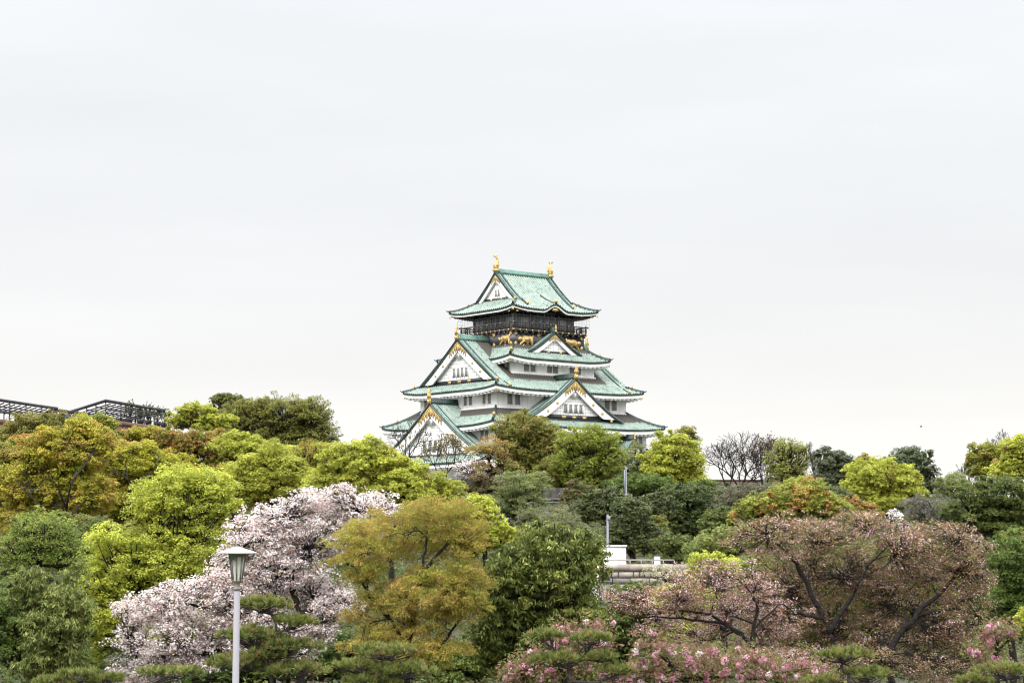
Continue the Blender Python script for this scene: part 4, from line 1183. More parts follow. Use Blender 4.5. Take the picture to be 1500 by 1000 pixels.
tree('camphor_yellow', 120, [(1495,660,32,24),(1480,690,34,20)], 'fresh yellow-green crown at the right edge of the skyline', 'camphor_tree', group=G3, seed=26, puff=11, leaf=(4.6,3.1))
bare_tree(140, 1468, 700, 632, 26, 'sparse twigs rising over the golden green crown', 9, group=G4, r0=1.2)
tree('layered', 92, [(1455,725,64,26),(1425,752,56,18),(1485,752,44,22),(1450,775,60,14)], 'layered dark green tree at the right edge', group=G3, seed=27)
tree('dark_green', 160, [(1225,735,34,20),(1195,728,26,18)], 'dark shade tree left below the yellow round camphor', group=G3, seed=28)
tree('mixed_spring', 80, [(1160,742,66,32),(1105,758,40,24),(1205,750,44,28),(1180,715,34,18)], 'broad tree of green and orange young leaves behind the bronze cherries', group=G3, seed=29)
tree('camphor_rust', 98, [(1250,748,26,22),(1268,762,22,18)], 'orange-brown bush right of the green and orange tree', 'shrub', 'shrub', group=G3, seed=30)
tree('dull', 104, [(1330,790,60,24),(1390,795,50,22)], 'grey-green brush behind the bronze cherry crown', 'thicket', 'thicket', group=G3, seed=31, cov=1.3)
tree('dull', 278, [(1165,712,56,16),(1215,716,40,14),(1120,716,36,12)], 'brown-green brush along the low brown wall', 'thicket', 'thicket', group=G3, seed=65, cov=1.5)
tree('dark_green', 205, [(1390,745,44,18),(1350,742,36,16)], 'dark hedge-like trees below the gap on the right skyline', group=G3, seed=66)
tree('green', 118, [(1020,825,50,24),(985,800,30,18),(1065,770,40,26)], 'mid-green bushes on the slope right of the white utility box', 'shrub', 'shrub', group=G3, seed=67, puff=10, pal=[((.06,.09,.025),4),((.09,.12,.03),3)])
tree('feathery', 140, [(705,765,34,28),(740,790,30,22),(820,770,40,22),(860,790,30,20)], 'grey-green airy bushes in front of the hoarding', 'shrub', 'shrub', group=G1, seed=68, cov=1.0, pal=[((.11,.13,.05),4),((.14,.14,.06),3)])
# left hillside
tree('camphor_olive', 132, [(58,636,56,34),(20,668,46,38),(90,650,36,30),(20,720,44,40)], 'large olive-brown camphor at the far left under the pergola', 'camphor_tree', group=G2, seed=32, puff=11)
tree('camphor_rust', 120, [(35,650,26,16),(45,668,22,14)], 'small orange-tipped crown at the far left', 'camphor_tree', group=G2, seed=33, puff=9, pal=[((.32,.16,.04),4),((.26,.20,.04),2)])
tree('mixed_spring', 122, [(140,622,34,14),(112,630,28,16),(172,640,20,12)], 'orange and green treetops in front of the pergola', group=G2, seed=34, puff=10, leaf=(4.8,3.0))
tree('camphor_gold', 124, [(212,638,34,14),(236,652,26,14)], 'gold-green treetop at the right end of the pergola', 'camphor_tree', group=G2, seed=35, puff=10)
tree('camphor_yellow', 142, [(285,606,32,15),(262,618,22,14),(310,622,36,18)], 'yellow-green treetop on the skyline right of the pergola', 'camphor_tree', group=G2, seed=36, puff=9, leaf=(4.2,3))
tree('dark_green', 152, [(330,586,24,10),(348,598,24,14),(318,600,18,12)], 'small dark treetop on the skyline beside the tall olive camphor', group=G2, seed=37, puff=7, pal=[((.09,.11,.03),4),((.11,.12,.035),3)])
tree('camphor_olive', 146, [(415,612,56,32),(375,606,36,24),(455,610,34,28),(430,648,60,28),(370,640,46,28),(345,610,26,20),(470,640,26,24)], 'tall olive camphor on the left skyline', 'camphor_tree', group=G2, seed=38, puff=9, cov=1.5, zmin=-.4, qmin=-.6, sprigs=2, twigs=True, pal=[((.15,.16,.03),4),((.12,.135,.03),3),((.19,.18,.04),2)])
tree('camphor_rust', 112, [(290,652,54,24),(335,672,34,28),(250,645,32,20),(300,690,50,20)], 'rust-tipped camphor in the middle of the left hillside', 'camphor_tree', group=G2, seed=39, puff=12)
tree('camphor_gold', 100, [(90,672,66,46),(130,650,44,34),(50,715,52,44),(105,730,64,44),(40,770,50,30)], 'big gold and orange camphor with dark stems on the far left', 'camphor_tree', group=G2, seed=40, bx=100, trunk_px=6, limbs=[dict(p=[(104,830,0),(100,770,-2),(98,735,-3.5),(104,707,-4),(114,685,-3)], r=2.6), dict(p=[(99,750,-3),(84,712,-4),(68,692,-4)], r=1.8), dict(p=[(116,820,-1),(128,774,-4.5),(143,757,-4.5)], r=2.4), dict(p=[(100,770,-2),(60,740,-3),(40,720,-2)], r=1.8), dict(p=[(104,707,-3),(140,660,-1),(150,640,0)], r=1.6)])
tree('camphor_gold', 106, [(200,680,62,40),(245,700,42,40),(170,740,56,44),(215,745,52,36)], 'yellow-gold camphor with dark stems beside the chartreuse tree', 'camphor_tree', group=G2, seed=41, bx=195, trunk_px=6, limbs=[dict(p=[(194,830,0),(191,742,-3.5),(187,702,-4.5),(184,676,-3.5)], r=2.6), dict(p=[(190,722,-4),(206,702,-4.5),(226,690,-3)], r=1.7), dict(p=[(188,702,-4.5),(172,692,-4),(160,690,-2)], r=1.5), dict(p=[(192,760,-3),(240,735,-2)], r=1.6)], pal=[((.29,.28,.025),5),((.24,.245,.022),3),((.32,.245,.04),2.4)])
tree('camphor_yellow', 94, [(395,692,48,34),(365,715,46,40),(430,712,50,34)], 'pale green camphor above the pink cherry', 'camphor_tree', group=G2, seed=42, pal=[((.25,.265,.03),5),((.21,.235,.03),3),((.29,.285,.035),2)])
tree('sparse_yellow', 100, [(462,668,38,24),(440,690,34,22)], 'thin gold-leaved tree with gaps of sky left of the dense yellow camphor', group=G2, seed=43, cov=1.35, pal=[((.26,.27,.03),4),((.27,.18,.045),3)], puff=11, twigs=True)
tree('camphor_yellow', 86, [(530,678,56,36),(588,702,50,32),(640,720,38,24),(500,705,46,36),(570,725,80,26)], 'dense yellow camphor in front of the keep\'s left foot', 'camphor_tree', group=G2, seed=44, bx=560)
tree('lime', 68, [(705,755,28,30),(735,790,34,26),(690,790,30,30)], 'bright yellow tree peeping out between the amber and the dark trees', group=G2, seed=45, puff=13, pal=[((.30,.32,.03),4),((.24,.29,.03),3)])
# middle right
tree('mixed_spring', 70, [(1060,798,46,24),(1030,815,34,20),(1090,790,34,22)], 'light green bush left of the bronze cherries', 'shrub', 'shrub', group=G3, seed=46, pal=[((.14,.19,.05),4),((.10,.15,.04),3),((.20,.22,.07),1)], cov=1.6)
tree('lime', 60, [(1045,832,40,24),(1005,880,44,30),(1010,930,54,22)], 'chartreuse bush glowing behind the bronze cherries', 'shrub', 'shrub', group=G3, seed=47, puff=14)
tree('dull', 93, [(972,842,30,15),(995,850,28,16)], 'pale twiggy flowering shrub by the stone wall', 'shrub', 'shrub', seed=48, pal=[((.42,.38,.30),4),((.30,.28,.18),3),((.18,.18,.08),3)], cov=.6, twigs=True)
tree('green', 86, [(930,868,44,16),(960,880,40,16)], 'green shrub at the foot of the stone wall', 'shrub', 'shrub', seed=49, puff=9)
tree('green', 57, [(1482,830,36,50),(1490,890,34,50),(1455,900,34,40)], 'green leafy tree at the right edge below the orange hedge', group=G3, seed=50)
tree('dull', 61, [(1435,845,34,36),(1440,890,30,36)], 'grey-olive airy shrub at the right end of the bronze cherry', 'shrub', 'shrub', group=G3, seed=51, cov=1.2)
tree('camphor_rust', 64, [(1490,790,28,13)], 'orange hedge at the right edge under the layered tree', 'hedge', 'hedge', seed=52, puff=9)
tree('lime', 54, [(1503,910,14,24)], 'yellow shrub cut off by the right edge', 'shrub', 'shrub', seed=53, puff=9)
tree('cherry', 58, [(1310,762,11,16),(1325,775,10,10),(1318,790,14,14)], 'spray of pure white blossom behind the bronze cherry crown', 'cherry_tree', 'cherry tree', G5, seed=54, puff=7, pal=[((.82,.80,.80),6),((.74,.70,.72),3)])
tree('green', 63, [(640,985,80,36),(700,970,50,40),(560,990,50,30)], 'mid-green shrubs filling the gap under the amber olive tree', 'shrub', 'shrub', seed=70, puff=13, pal=[((.07,.11,.025),4),((.10,.14,.03),3)])
tree('green', 61, [(900,930,50,50),(940,890,44,30),(880,985,50,30)], 'deep green shrubs right of the dark evergreen with glossy leaves', 'shrub', 'shrub', seed=71, puff=12, pal=[((.05,.085,.02),4),((.08,.115,.025),3)])
tree('green', 62, [(1190,900,90,56),(1300,900,90,56),(1390,900,60,56),(1250,830,100,40),(1350,830,70,40),(1130,850,60,40)], 'mid-green shrubbery showing through the wide bronze cherry', 'shrub', 'shrub', seed=72, puff=14, cov=1.9, pal=[((.10,.14,.03),4),((.14,.165,.035),3),((.08,.11,.028),2)])
tree('green', 66, [(20,850,60,40),(110,980,50,40),(140,800,40,40)], 'dark green bushes behind the airy tree at the left edge', 'shrub', 'shrub', group=G2, seed=73, puff=13, pal=[((.05,.08,.02),4),((.08,.11,.025),3)])
tree('camphor_gold', 114, [(60,700,60,40),(150,700,50,30),(10,690,30,40)], 'olive and gold crown between the big gold camphor and the far left edge', 'camphor_tree', group=G2, seed=74, pal=[((.19,.19,.03),4),((.24,.17,.04),2)])
tree('camphor_yellow', 108, [(345,655,40,22),(400,668,40,22),(445,690,40,26)], 'yellow-green crowns below the tall olive camphor', 'camphor_tree', group=G2, seed=75, puff=11)
tree('green', 75, [(130,790,60,36),(90,810,60,30),(180,800,40,30)], 'shaded olive-green understorey tree beneath the big gold camphor', group=G2, seed=76, pal=[((.12,.13,.03),4),((.15,.15,.035),3),((.09,.11,.03),2)])
tree('feathery', 150, [(800,760,40,20),(845,785,40,22),(725,790,36,20),(770,800,40,18)], 'grey-olive brush hiding the foot of the hoarding', 'shrub', 'shrub', group=G1, seed=77, cov=1.4, pal=[((.10,.11,.045),4),((.13,.125,.055),3)])
tree('dark_green', 178, [(870,755,36,26),(890,730,30,18),(965,745,30,22)], 'dark shrubs either side of the evergreen mass', 'shrub', 'shrub', group=G1, seed=78, puff=9)
# front left
tree('lime', 62, [(262,745,76,58),(318,742,40,48),(300,715,44,30),(175,838,62,64),(265,830,92,66),(150,915,50,58),(225,920,80,56)], 'big chartreuse camphor left of the lamp', 'camphor_tree', group=G2, seed=55, bx=225, trunk_px=8)
tree('green', 57, [(25,915,54,66),(70,965,60,40)], 'deep green tree in the bottom left corner', group=G2, seed=56)
tree('airy_green', 52, [(60,785,58,36),(35,828,52,36),(100,820,34,34)], 'airy mid-green tree with thin stems at the left edge', group=G2, seed=57, twigs=True)
tree('drooping', 49, [(85,925,46,60),(112,880,24,44),(75,980,56,30),(40,870,34,34)], 'dark tree with long drooping leaves at the left, beside the chartreuse camphor', group=G2, seed=58)
tree('green', 59, [(520,965,66,40),(440,975,60,36),(385,960,60,44),(340,985,60,30),(250,995,70,22)], 'dark green shrubs under the pink cherry', 'shrub', 'shrub', seed=59, puff=13, pal=[((.04,.085,.02),4),((.055,.11,.025),3)])
tree('cherry', 52, [(470,775,104,48,.8),(395,795,66,56),(540,752,56,34),(460,735,46,22),(500,718,20,12),(330,862,70,30),(290,885,84,36),(215,895,48,26),(240,940,80,36),(215,985,56,26),(430,880,100,40,1.2),(370,925,76,44),(495,890,46,24),(420,835,70,30),(345,830,38,34),(430,945,56,26),(300,960,56,30),(460,925,40,18)],
     'large pale pink cherry in full bloom behind the lamp', 'cherry_tree', 'cherry tree', G5, bx=446, seed=60, cov=1.35,
     limbs=[dict(p=[(446,1075),(444,1000),(440,930),(436,885),(425,835)], r=8), dict(p=[(436,885),(410,815),(372,785),(345,770)], r=5), dict(p=[(425,835),(470,800),(520,770),(560,750)], r=5),
            dict(p=[(440,930),(380,900),(310,890),(240,880)], r=5), dict(p=[(440,930),(370,945),(290,960),(210,960)], r=4.5), dict(p=[(438,900),(480,885),(520,880)], r=4)])
tree('olive_fine', 47, [(600,790,92,50,1.2),(528,818,46,56),(675,790,44,42),(640,755,56,26),(625,885,84,50),(600,955,92,44),(678,870,46,56),(530,900,36,30)], 'amber olive tree with fine drooping leaves in the centre foreground', seed=61, bx=600, cov=1.45,
     limbs=[dict(p=[(596,1075),(600,1000),(596,950),(572,905)], r=7), dict(p=[(572,905),(540,870),(515,820)], r=4.5), dict(p=[(596,950),(612,880),(618,830),(625,790)], r=5), dict(p=[(618,840),(650,800),(680,780)], r=3.5), dict(p=[(600,990),(650,940),(690,880)], r=4)])
tree('oak', 50, [(805,835,80,62),(842,812,42,40),(745,872,50,62),(775,935,82,56),(722,945,40,46),(852,885,32,56),(800,985,80,30)], 'dark evergreen with long glossy leaves right of the amber olive tree', seed=62, bx=790)
# front right: bronze-leaved cherries going over
tree('bronze', 51, [(1150,790,96,38),(1262,785,100,40,1.0),(1375,800,76,40),(1200,850,112,48,1.7),(1325,860,116,50,1.7),(1415,850,46,40),(1160,905,90,44,1.7),(1300,930,120,46,1.7),(1415,925,60,46),(1230,970,120,30),(1380,980,90,26)],
     'wide bronze-leaved cherry with dark forked limbs on the right', 'cherry_tree', 'cherry tree', G5, bx=1232, seed=63,
     limbs=[dict(p=[(1236,1080),(1232,1000),(1224,945),(1214,925),(1205,905)], r=6.5), dict(p=[(1205,905),(1180,850),(1160,815),(1120,780),(1080,755)], r=4.6), dict(p=[(1215,925),(1250,870),(1270,830),(1300,800)], r=4),
            dict(p=[(1255,1010),(1300,955),(1340,900),(1385,862),(1430,800)], r=6.5), dict(p=[(1340,900),(1400,890),(1440,900)], r=4), dict(p=[(1205,905),(1160,895),(1120,860)], r=4)])
tree('bronze', 45, [(955,882,74,26),(1050,862,86,42),(1000,925,70,30,1.0),(1105,915,84,46,1.3),(1125,972,84,28),(1020,970,60,24)],
     'lower bronze-pink cherry with a long level limb reaching left', 'cherry_tree', 'cherry tree', G5, bx=1120, seed=64, pal=[((.26,.14,.085),6),((.60,.42,.45),3.4),((.20,.18,.05),2.4),((.70,.55,.57),.7)],
     limbs=[dict(p=[(1125,1090),(1120,1000),(1100,940)], r=6), dict(p=[(1100,940),(1060,912),(1000,905),(930,903)], r=3.2), dict(p=[(1090,930),(1040,900),(1005,895),(960,890)], r=3), dict(p=[(1100,940),(1110,890),(1090,850)], r=3.5)])
pompom_cherry(37, [(835,950,54,34),(775,985,42,20),(875,930,34,26),(800,975,50,24)], 'pink double-flowered cherry around the middle clipped pine', 1)
pompom_cherry(38, [(985,970,76,32),(1080,975,84,28),(1175,985,50,20),(915,990,40,16),(960,945,30,20)], 'wide pink double-flowered cherry at the bottom right of centre', 2)
pompom_cherry(43, [(1460,925,30,20),(1440,955,30,16)], 'small pink double-flowered cherry at the lower right edge', 3)
pine(32.5, [(400,1000),(404,940),(402,900)], [(385,890,40,13),(430,915,30,12),(365,935,42,15),(425,950,44,14),(350,975,42,15),(430,985,50,14),(390,962,36,12)], 'clipped pine right behind the lamp post', 1, 4.5)
pine(31.5, [(130,1020),(125,1000)], [(118,992,34,9),(155,998,26,8),(255,988,46,9),(80,1002,30,8)], 'low clipped pine at the bottom left corner', 2, 3)
pine(33, [(562,1015),(556,985),(560,968)], [(565,958,48,12),(525,978,34,11),(590,985,50,13),(545,1000,44,12)], 'clipped pine in front of the amber olive tree', 3, 4)
pine(32.5, [(838,1020),(835,990),(828,965)], [(798,934,26,8),(868,938,32,9),(820,968,40,11),(880,965,22,8),(905,985,26,8)], 'clipped pine among pink double blossoms', 4, 4.5)
pine(33.5, [(1250,1020),(1244,992),(1232,975)], [(1236,962,44,10),(1270,990,40,10),(1205,1000,26,8)], 'clipped pine below the forked bronze cherry', 5, 5)
pine(34, [(1480,1020),(1475,1000)], [(1470,985,40,12),(1430,1000,30,9)], 'grey-green clipped pine at the bottom right corner', 6, 4)

# ------------------------------------------------------------------ park lamp
def park_lamp():
    d = 30.0; px = d/FPX; top = P(348, 804, d); X, zt = top[0], top[2]
    root = empty('park_lamp', (X, d, ground_z(d))); tag(root, 'white post lamp with a tapered glass lantern and flat conical cap', 'lamp')
    z0 = zt - ground_z(d)
    white = mat('painted_post', (.40, .39, .43), .5, noise=(3.0, (.34, .33, .355), .5, .75))
    metal = mat('worn_aluminium', (.23, .205, .185), .55, .2, noise=(8.0, (.15, .13, .11), .4, .65))
    frost = mat('frosted_glass', (.58, .60, .54), .35, noise=(5.0, (.40, .42, .36), .4, .7))
    gt = z0 - .085; gb = gt - .40
    p = MB(); p.lathe([(.066, -.05), (.060, .6), (.046, gb - .125)], 16); p.build('post', white, root, smooth=True)
    c = MB(); c.lathe([(.0, gb - .12), (.062, gb - .125), (.064, gb - .105), (.052, gb - .095), (.048, gb - .02), (.075, gb), (.078, gb + .03), (0, gb + .03)], 16); c.build('collar', metal, root)
    cap = MB(); cap.lathe([(.0, z0 + .035), (.05, z0 + .03), (.28, z0 - .042), (.30, z0 - .055), (.30, z0 - .065), (.14, z0 - .075), (0, z0 - .075)], 28); cap.build('lamp_cap', mat('pale_cap', (.36, .35, .335), .5, noise=(6.0, (.25, .235, .22), .5, .75)), root)
    g = MB(); g.lathe([(.064, gb + .02), (.120, gt)], 8); g.build('lantern_glass', frost, root)
    f = MB()
    for k in range(8):
        a = 2*math.pi*k/8; f.tube([(.070*math.cos(a), .070*math.sin(a), gb), (.128*math.cos(a), .128*math.sin(a), gt + .01)], .011, 4)
    f.lathe([(.124, gt - .03), (.136, gt - .03), (.138, gt + .01), (.12, gt + .01)], 16); f.lathe([(.066, gb), (.078, gb), (.080, gb + .02), (.066, gb + .02)], 16)
    f.build('lantern_frame', metal, root)
    s = MB(); a0 = math.atan2(-.093, -.058)
    s.add([(-.086, -.095, gt - .075), (-.028, -.114, gt - .075), (-.030, -.122, gt - .03), (-.090, -.101, gt - .03)], [(0, 1, 2, 3)]); s.build('green_patch', mat('patch_green', (.02, .24, .09), .5), root)  # small flat green patch on one lantern pane
park_lamp()

# ------------------------------------------------------------------ rooftop terrace and pergola
def box_at(mb, x0, x1, y0, y1, z0, z1): mb.box(x0, x1, y0, y1, z0, z1)
steel = mat('black_steel', (.022, .022, .026), .5)
brick = mat('brown_tile_wall', (.23, .115, .085), .85, noise=(1.5, (.15, .085, .07), .42, .62))
def beam(mb, a, b, w, h):
    a, b = np.asarray(a, float), np.asarray(b, float); t = b - a; t[2] = 0; t = unit(t); s = np.array([-t[1], t[0], 0])*w/2; u = np.array([0, 0, h/2])
    mb.add([a-s-u, a+s-u, a+s+u, a-s+u, b-s-u, b+s-u, b+s+u, b-s+u], [(0,1,2,3), (7,6,5,4), (0,4,5,1), (1,5,6,2), (2,6,7,3), (3,7,4,0)])
A = P(154, 586, 150); B = P(242, 593, 161); Cc = P(100, 593, 163)
zr = A[2]; zf = P(200, 616, 152)[2]
B[2] = Cc[2] = zr; Dd = B + Cc - A
bld = empty('terrace_building', (A[0], A[1], ground_z(150))); tag(bld, 'brown tiled building carrying a roof terrace above the left treetops', 'building')
b_ = MB()
ux = unit(B - A); uy = unit(Cc - A); LX_, LY_ = np.linalg.norm(B - A), np.linalg.norm(Cc - A)
def tp(a, b, z): q = A + ux*a + uy*b; return (q[0] - A[0], q[1] - A[1], z - ground_z(150))
def tbox(mb, a0, a1, b0, b1, z0, z1):
    p = [tp(a0,b0,z0), tp(a1,b0,z0), tp(a1,b1,z0), tp(a0,b1,z0), tp(a0,b0,z1), tp(a1,b0,z1), tp(a1,b1,z1), tp(a0,b1,z1)]
    mb.add(p, [(0,3,2,1),(4,5,6,7),(0,1,5,4),(1,2,6,5),(2,3,7,6),(3,0,4,7)])
tbox(b_, -.1, LX_ + .5, -.1, LY_*2.4, ground_z(150) - 1, zf - .35); tbox(b_, -13.6, -.12, 13.0, LY_*2.4, ground_z(150) - 1, zf - .35); b_.build('wall', brick, bld)
dk = MB(); tbox(dk, -.35, LX_ + .75, -.35, LY_*2.4 + .2, zf - .35, zf); tbox(dk, -13.9, -.36, 12.8, LY_*2.4 + .2, zf - .35, zf); dk.build('roof_deck', mat('brown_deck', (.12, .06, .045), .7), bld)
rl = MB()
for i in range(int(LX_/1.4) + 1): tbox(rl, i*1.4, i*1.4 + .05, -.22, -.17, zf, zf + 1.0)
for z in (.35, .7, 1.0): tbox(rl, 0, LX_ + .6, -.215, -.175, zf + z, zf + z + .045)
rl.build('railing', steel, bld)
dp = MB()
tbox(dp, LX_*.28, LX_*.28 + .35, -.3, -.12, ground_z(150), zf - .35); dp.build('drain_pipe', mat('dark_pipe', (.06, .04, .035), .6), bld)
def pergola(a0, a1, b0, b1, zt, label):
    r = empty('pergola', tuple(np.array(tp(a0, b0, zf)) + np.array([A[0], A[1], ground_z(150)]))); tag(r, label, 'pergola', 'steel pergolas on the roof terrace')
    off = np.array(tp(a0, b0, zf))
    def lb(mb, x0, x1, y0, y1, z0, z1):
        m2 = MB(); tbox(m2, x0, x1, y0, y1, z0, z1)
        mb.add([tuple(np.array(q) - off) for q in m2.v], m2.f)
    na = 4; nb = 4
    for i in range(na + 1):
        for j in range(nb + 1):
            if 0 < i < na and 0 < j < nb: continue
            p_ = MB(); a, b = a0 + (a1-a0)*i/na, b0 + (b1-b0)*j/nb
            lb(p_, a - .08, a + .08, b - .08, b + .08, zf, zt - .12); p_.build('post', steel, r)
    bm = MB()
    for b in (b0, b1): lb(bm, a0 - .15, a1 + .15, b - .11, b + .11, zt - .12, zt + .1)
    for a in (a0, a1): lb(bm, a - .11, a + .11, b0 + .11, b1 - .11, zt - .11, zt + .09)
    bm.build('roof_beam', steel, r)
    js = MB(); n = 12
    for i in range(1, n): a = a0 + (a1-a0)*i/n; lb(js, a - .04, a + .04, b0 + .12, b1 - .12, zt - .22, zt - .13)
    for i in range(1, 4): b = b0 + (b1-b0)*i/4; lb(js, a0 + .12, a1 - .12, b - .05, b + .05, zt - .30, zt - .22)
    js.build('joists', steel, r)
    ln = MB(); rr = random.Random(5)
    for i in range(8):
        a = a0 + (a1-a0)*rr.random(); b = b0 + (b1-b0)*rr.random()
        lb(ln, a - .11, a + .11, b - .11, b + .11, zt - .70, zt - .42)
    ln.build('hanging_lanterns', steel, r)
pergola(.2, LX_, .2, LY_, zr, 'black steel pergola on the roof terrace nearest the keep')
pergola(.0, LX_*.6, LY_*1.25, LY_*2.1, zr + .35, 'second black steel pergola further left on the terrace')
pergola(-12.9, -2.2, 13.7, 24, zr + .1, 'third black steel pergola at the far left edge of the terrace')
def potted(a, b, s, label, seed):
    q = np.array(tp(a, b, zf)) + np.array([A[0], A[1], ground_z(150)]); rng = np.random.default_rng(seed)
    r = empty('potted_shrub', q); tag(r, label, 'plant', 'potted shrubs on the roof terrace')
    m_ = MB(); m_.lathe([(0, 0), (.22, 0), (.3, .45), (.26, .45), (0, .42)], 10); m_.build('pot', steel, r)
    N = 120; u = sph(rng, N, -.7); pos = np.array([0, 0, .5 + s*.55]) + u*np.array([.42, .42, .6])*s*rng.uniform(.3, 1.0, (N, 1))
    paths = [(bend((0, 0, .4), pos[i], rng, 4, .1), np.linspace(.04, .02, 4)) for i in range(12)]
    tubes_object('stem', paths, M['bark_grey'], r, (0, 0, 0), 4)
    leaf_object('foliage', leaf_quads(pos, unit(rng.normal(size=(N, 3))), np.full(N, .2), np.full(N, .11), rng), np.tile(np.array([[.11, .13, .06]]), (N, 1))*rng.uniform(.7, 1.3, (N, 1)), M['leaf'], r, (0, 0, 0))
for i, (fr_, s, nm) in enumerate(((.42, 1.3, 'tall'), (.60, 1.0, 'small'), (.74, 1.35, 'bushy'), (.90, 1.1, 'round'))):
    potted(LX_*fr_, .55, s, f'{nm} potted shrub, ' + ('leftmost', 'second from the left', 'third from the left', 'rightmost')[i] + ' on the roof terrace', 40 + i)
potted(LX_ + .3, .8, 1.2, 'loose potted shrub outside the pergola\'s end post', 50)

# ------------------------------------------------------------------ things on the slope below the keep
def plain_thing(name, label, cat, base, group=None):
    r = empty(name, base); tag(r, label, cat, group); return r
# corrugated hoarding
d = 200; a, b = P(700, 731, d), P(829, 730, d + 1.0); zb = ground_z(d) - .3
hr = plain_thing('site_hoarding', 'pale blue-grey corrugated hoarding behind the trees below the keep', 'hoarding', (a[0], a[1], zb))
hp = MB(); n = 60; L = b[0] - a[0]; pts0, pts1 = [], []
for i in range(n*4 + 1):
    x = L*i/(n*4); w = (0, 0, .06, .06)[i % 4]
    pts0.append((x, (b[1]-a[1])*x/L - w, 0)); pts1.append((x, (b[1]-a[1])*x/L - w, a[2] - zb))
hp.strip(pts0, pts1); hp.strip([(x, y + .09, z) for x, y, z in pts1], [(x, y + .09, z) for x, y, z in pts0])
hp.build('panels', mat('pale_blue_sheet', (.42, .46, .50), .6, noise=(.4, (.33, .36, .38), .45, .7)), hr)
hp = MB(); hp.box(-.1, L + .1, .1, .2, a[2] - zb - .35, a[2] - zb - .25); hp.box(-.1, L + .1, -.1, 1.1, a[2] - zb + .01, a[2] - zb + .07)
hp.build('top_rail', M['lead'], hr)
# low retaining wall and lattice fence
def long_wall(name, label, cat, x0, x1, top, d, thick, m, below=2.5, cop=None):
    a, b = P(x0, top, d), P(x1, top, d); zb = ground_z(d) - .6
    r = plain_thing(name, label, cat, (a[0], d, zb))
    w = MB(); w.box(0, b[0]-a[0], 0, thick, 0, a[2] - zb - .22); w.build('wall_body', m, r)
    c = MB(); c.box(-.08, b[0]-a[0] + .08, -.08, thick + .08, a[2] - zb - .22, a[2] - zb); c.build('coping', cop or m, r)
    return r, a, b, zb
earth = mat('brown_earth_wall', (.115, .075, .058), .9, noise=(.5, (.075, .055, .045), .4, .6))
conc = mat('weathered_concrete', (.085, .075, .065), .9, noise=(.6, (.045, .04, .036), .4, .65))
long_wall('retaining_wall', 'dark weathered retaining wall crossing the slope below the keep', 'wall', 780, 1062, 729, 214, .8, conc)
long_wall('earth_wall', 'low brown wall behind the bare trees right of the keep', 'wall', 1022, 1190, 702, 292, 1.0, earth)
# wooden slat fence on the retaining wall
d = 222; a, b = P(795, 714, d), P(832, 714, d); zb = ground_z(d) - .2
fr_ = plain_thing('slat_fence', 'dark brown slat fence above the hoarding', 'fence', (a[0], d, zb)); q = MB(); L = b[0] - a[0]
for i in range(22): q.box(L*i/22, L*i/22 + .09, 0, .05, 0, a[2] - zb)
q.build('slats', M['wood'], fr_); q = MB()
for z in (.25, .8): q.box(0, L, .052, .12, (a[2]-zb)*z, (a[2]-zb)*z + .12)
q.build('rails', M['wood'], fr_)
# white cabin
d = 105; a, b = P(846, 798, d), P(917, 798, d); zb = ground_z(d) - .1
cb = plain_thing('white_cabin', 'flat-roofed white cabin half hidden by the dark evergreen', 'cabin', (a[0], d, zb)); W_ = b[0] - a[0]; H_ = a[2] - zb
q = MB(); q.box(0, W_, 0, 2.4, 0, H_ - .1); q.build('wall', mat('white_panel', (.80, .80, .81), .5, noise=(.8, (.74, .74, .75), .5, .8)), cb)
q = MB(); q.box(-.06, W_ + .06, -.06, 2.46, H_ - .1, H_); q.build('roof_edge', mat('white_trim', (.70, .70, .71), .5), cb)
q = MB(); q.tube([(W_*.8, -.03, H_*.55), (W_*.8, -.03, H_*.57)], .05, 8); q.box(W_*.82, W_*.82 + .1, -.05, .0, H_*.52, H_*.6); q.build('vent', M['lead'], cb)
q = MB(); q.box(W_*.6, W_*.97, -.045, .0, H_*.02, H_*.42); q.build('door_panel', mat('grey_panel', (.55, .55, .56), .5), cb)
d = 104; a = P(959, 813.5, d); zb = ground_z(d) - .1
bx_ = plain_thing('white_utility_box', 'small white utility box on the ledge right of the cabin', 'utility box', (a[0], d, zb)); H_ = a[2] - zb
q = MB(); q.box(0, .29, 0, .3, .3, H_ - .04); q.build('body', mat('white_box', (.8, .8, .8), .5), bx_)
q = MB(); q.box(-.03, .32, -.03, .33, H_ - .04, H_); q.box(.06, .22, .08, .22, 0, .3); q.build('lid_and_stand', M['lead'], bx_)
# stone wall: real blocks in courses, capped by flat slabs, with a railing
d = 98; a, b = P(878, 826, d), P(1010, 826, d); zb = ground_z(d) - .3; L = b[0] - a[0]; H_ = a[2] - zb
sw = plain_thing('stone_wall', 'pale cut-stone wall with square blocks below the white cabin', 'stone wall', (a[0], d, zb))
core = MB(); core.box(0, L, .08, .6, 0, H_ - .05); core.build('mortar', mat('dark_joint', (.05, .045, .04), .95), sw)
rr = random.Random(9); stm = [mat('cut_stone', (.40, .345, .30), .9, noise=(1.2, (.26, .23, .20), .42, .65), bump=(4, .25)), mat('grey_stone', (.22, .20, .185), .9, noise=(1.5, (.14, .13, .12), .42, .65), bump=(4, .5))]
q = MB(); z = 0; 
hs = [.55, .3, .46, .38]
while z < H_ - .36:
    h = rr.choice(hs); x = 0
    while x < L:
        w = rr.choice((.28, .4, .55, .75, 1.0))*rr.uniform(.85, 1.15); q.box(x + .02, min(L, x + w) - .02, rr.uniform(-.02, .03), .1, z + .02, min(z + h, H_ - .31) - .02, rr.choice((0, 0, 1, 1))); x += w
    z += h
q.build('stone_blocks', stm, sw)
q = MB(); x = 0
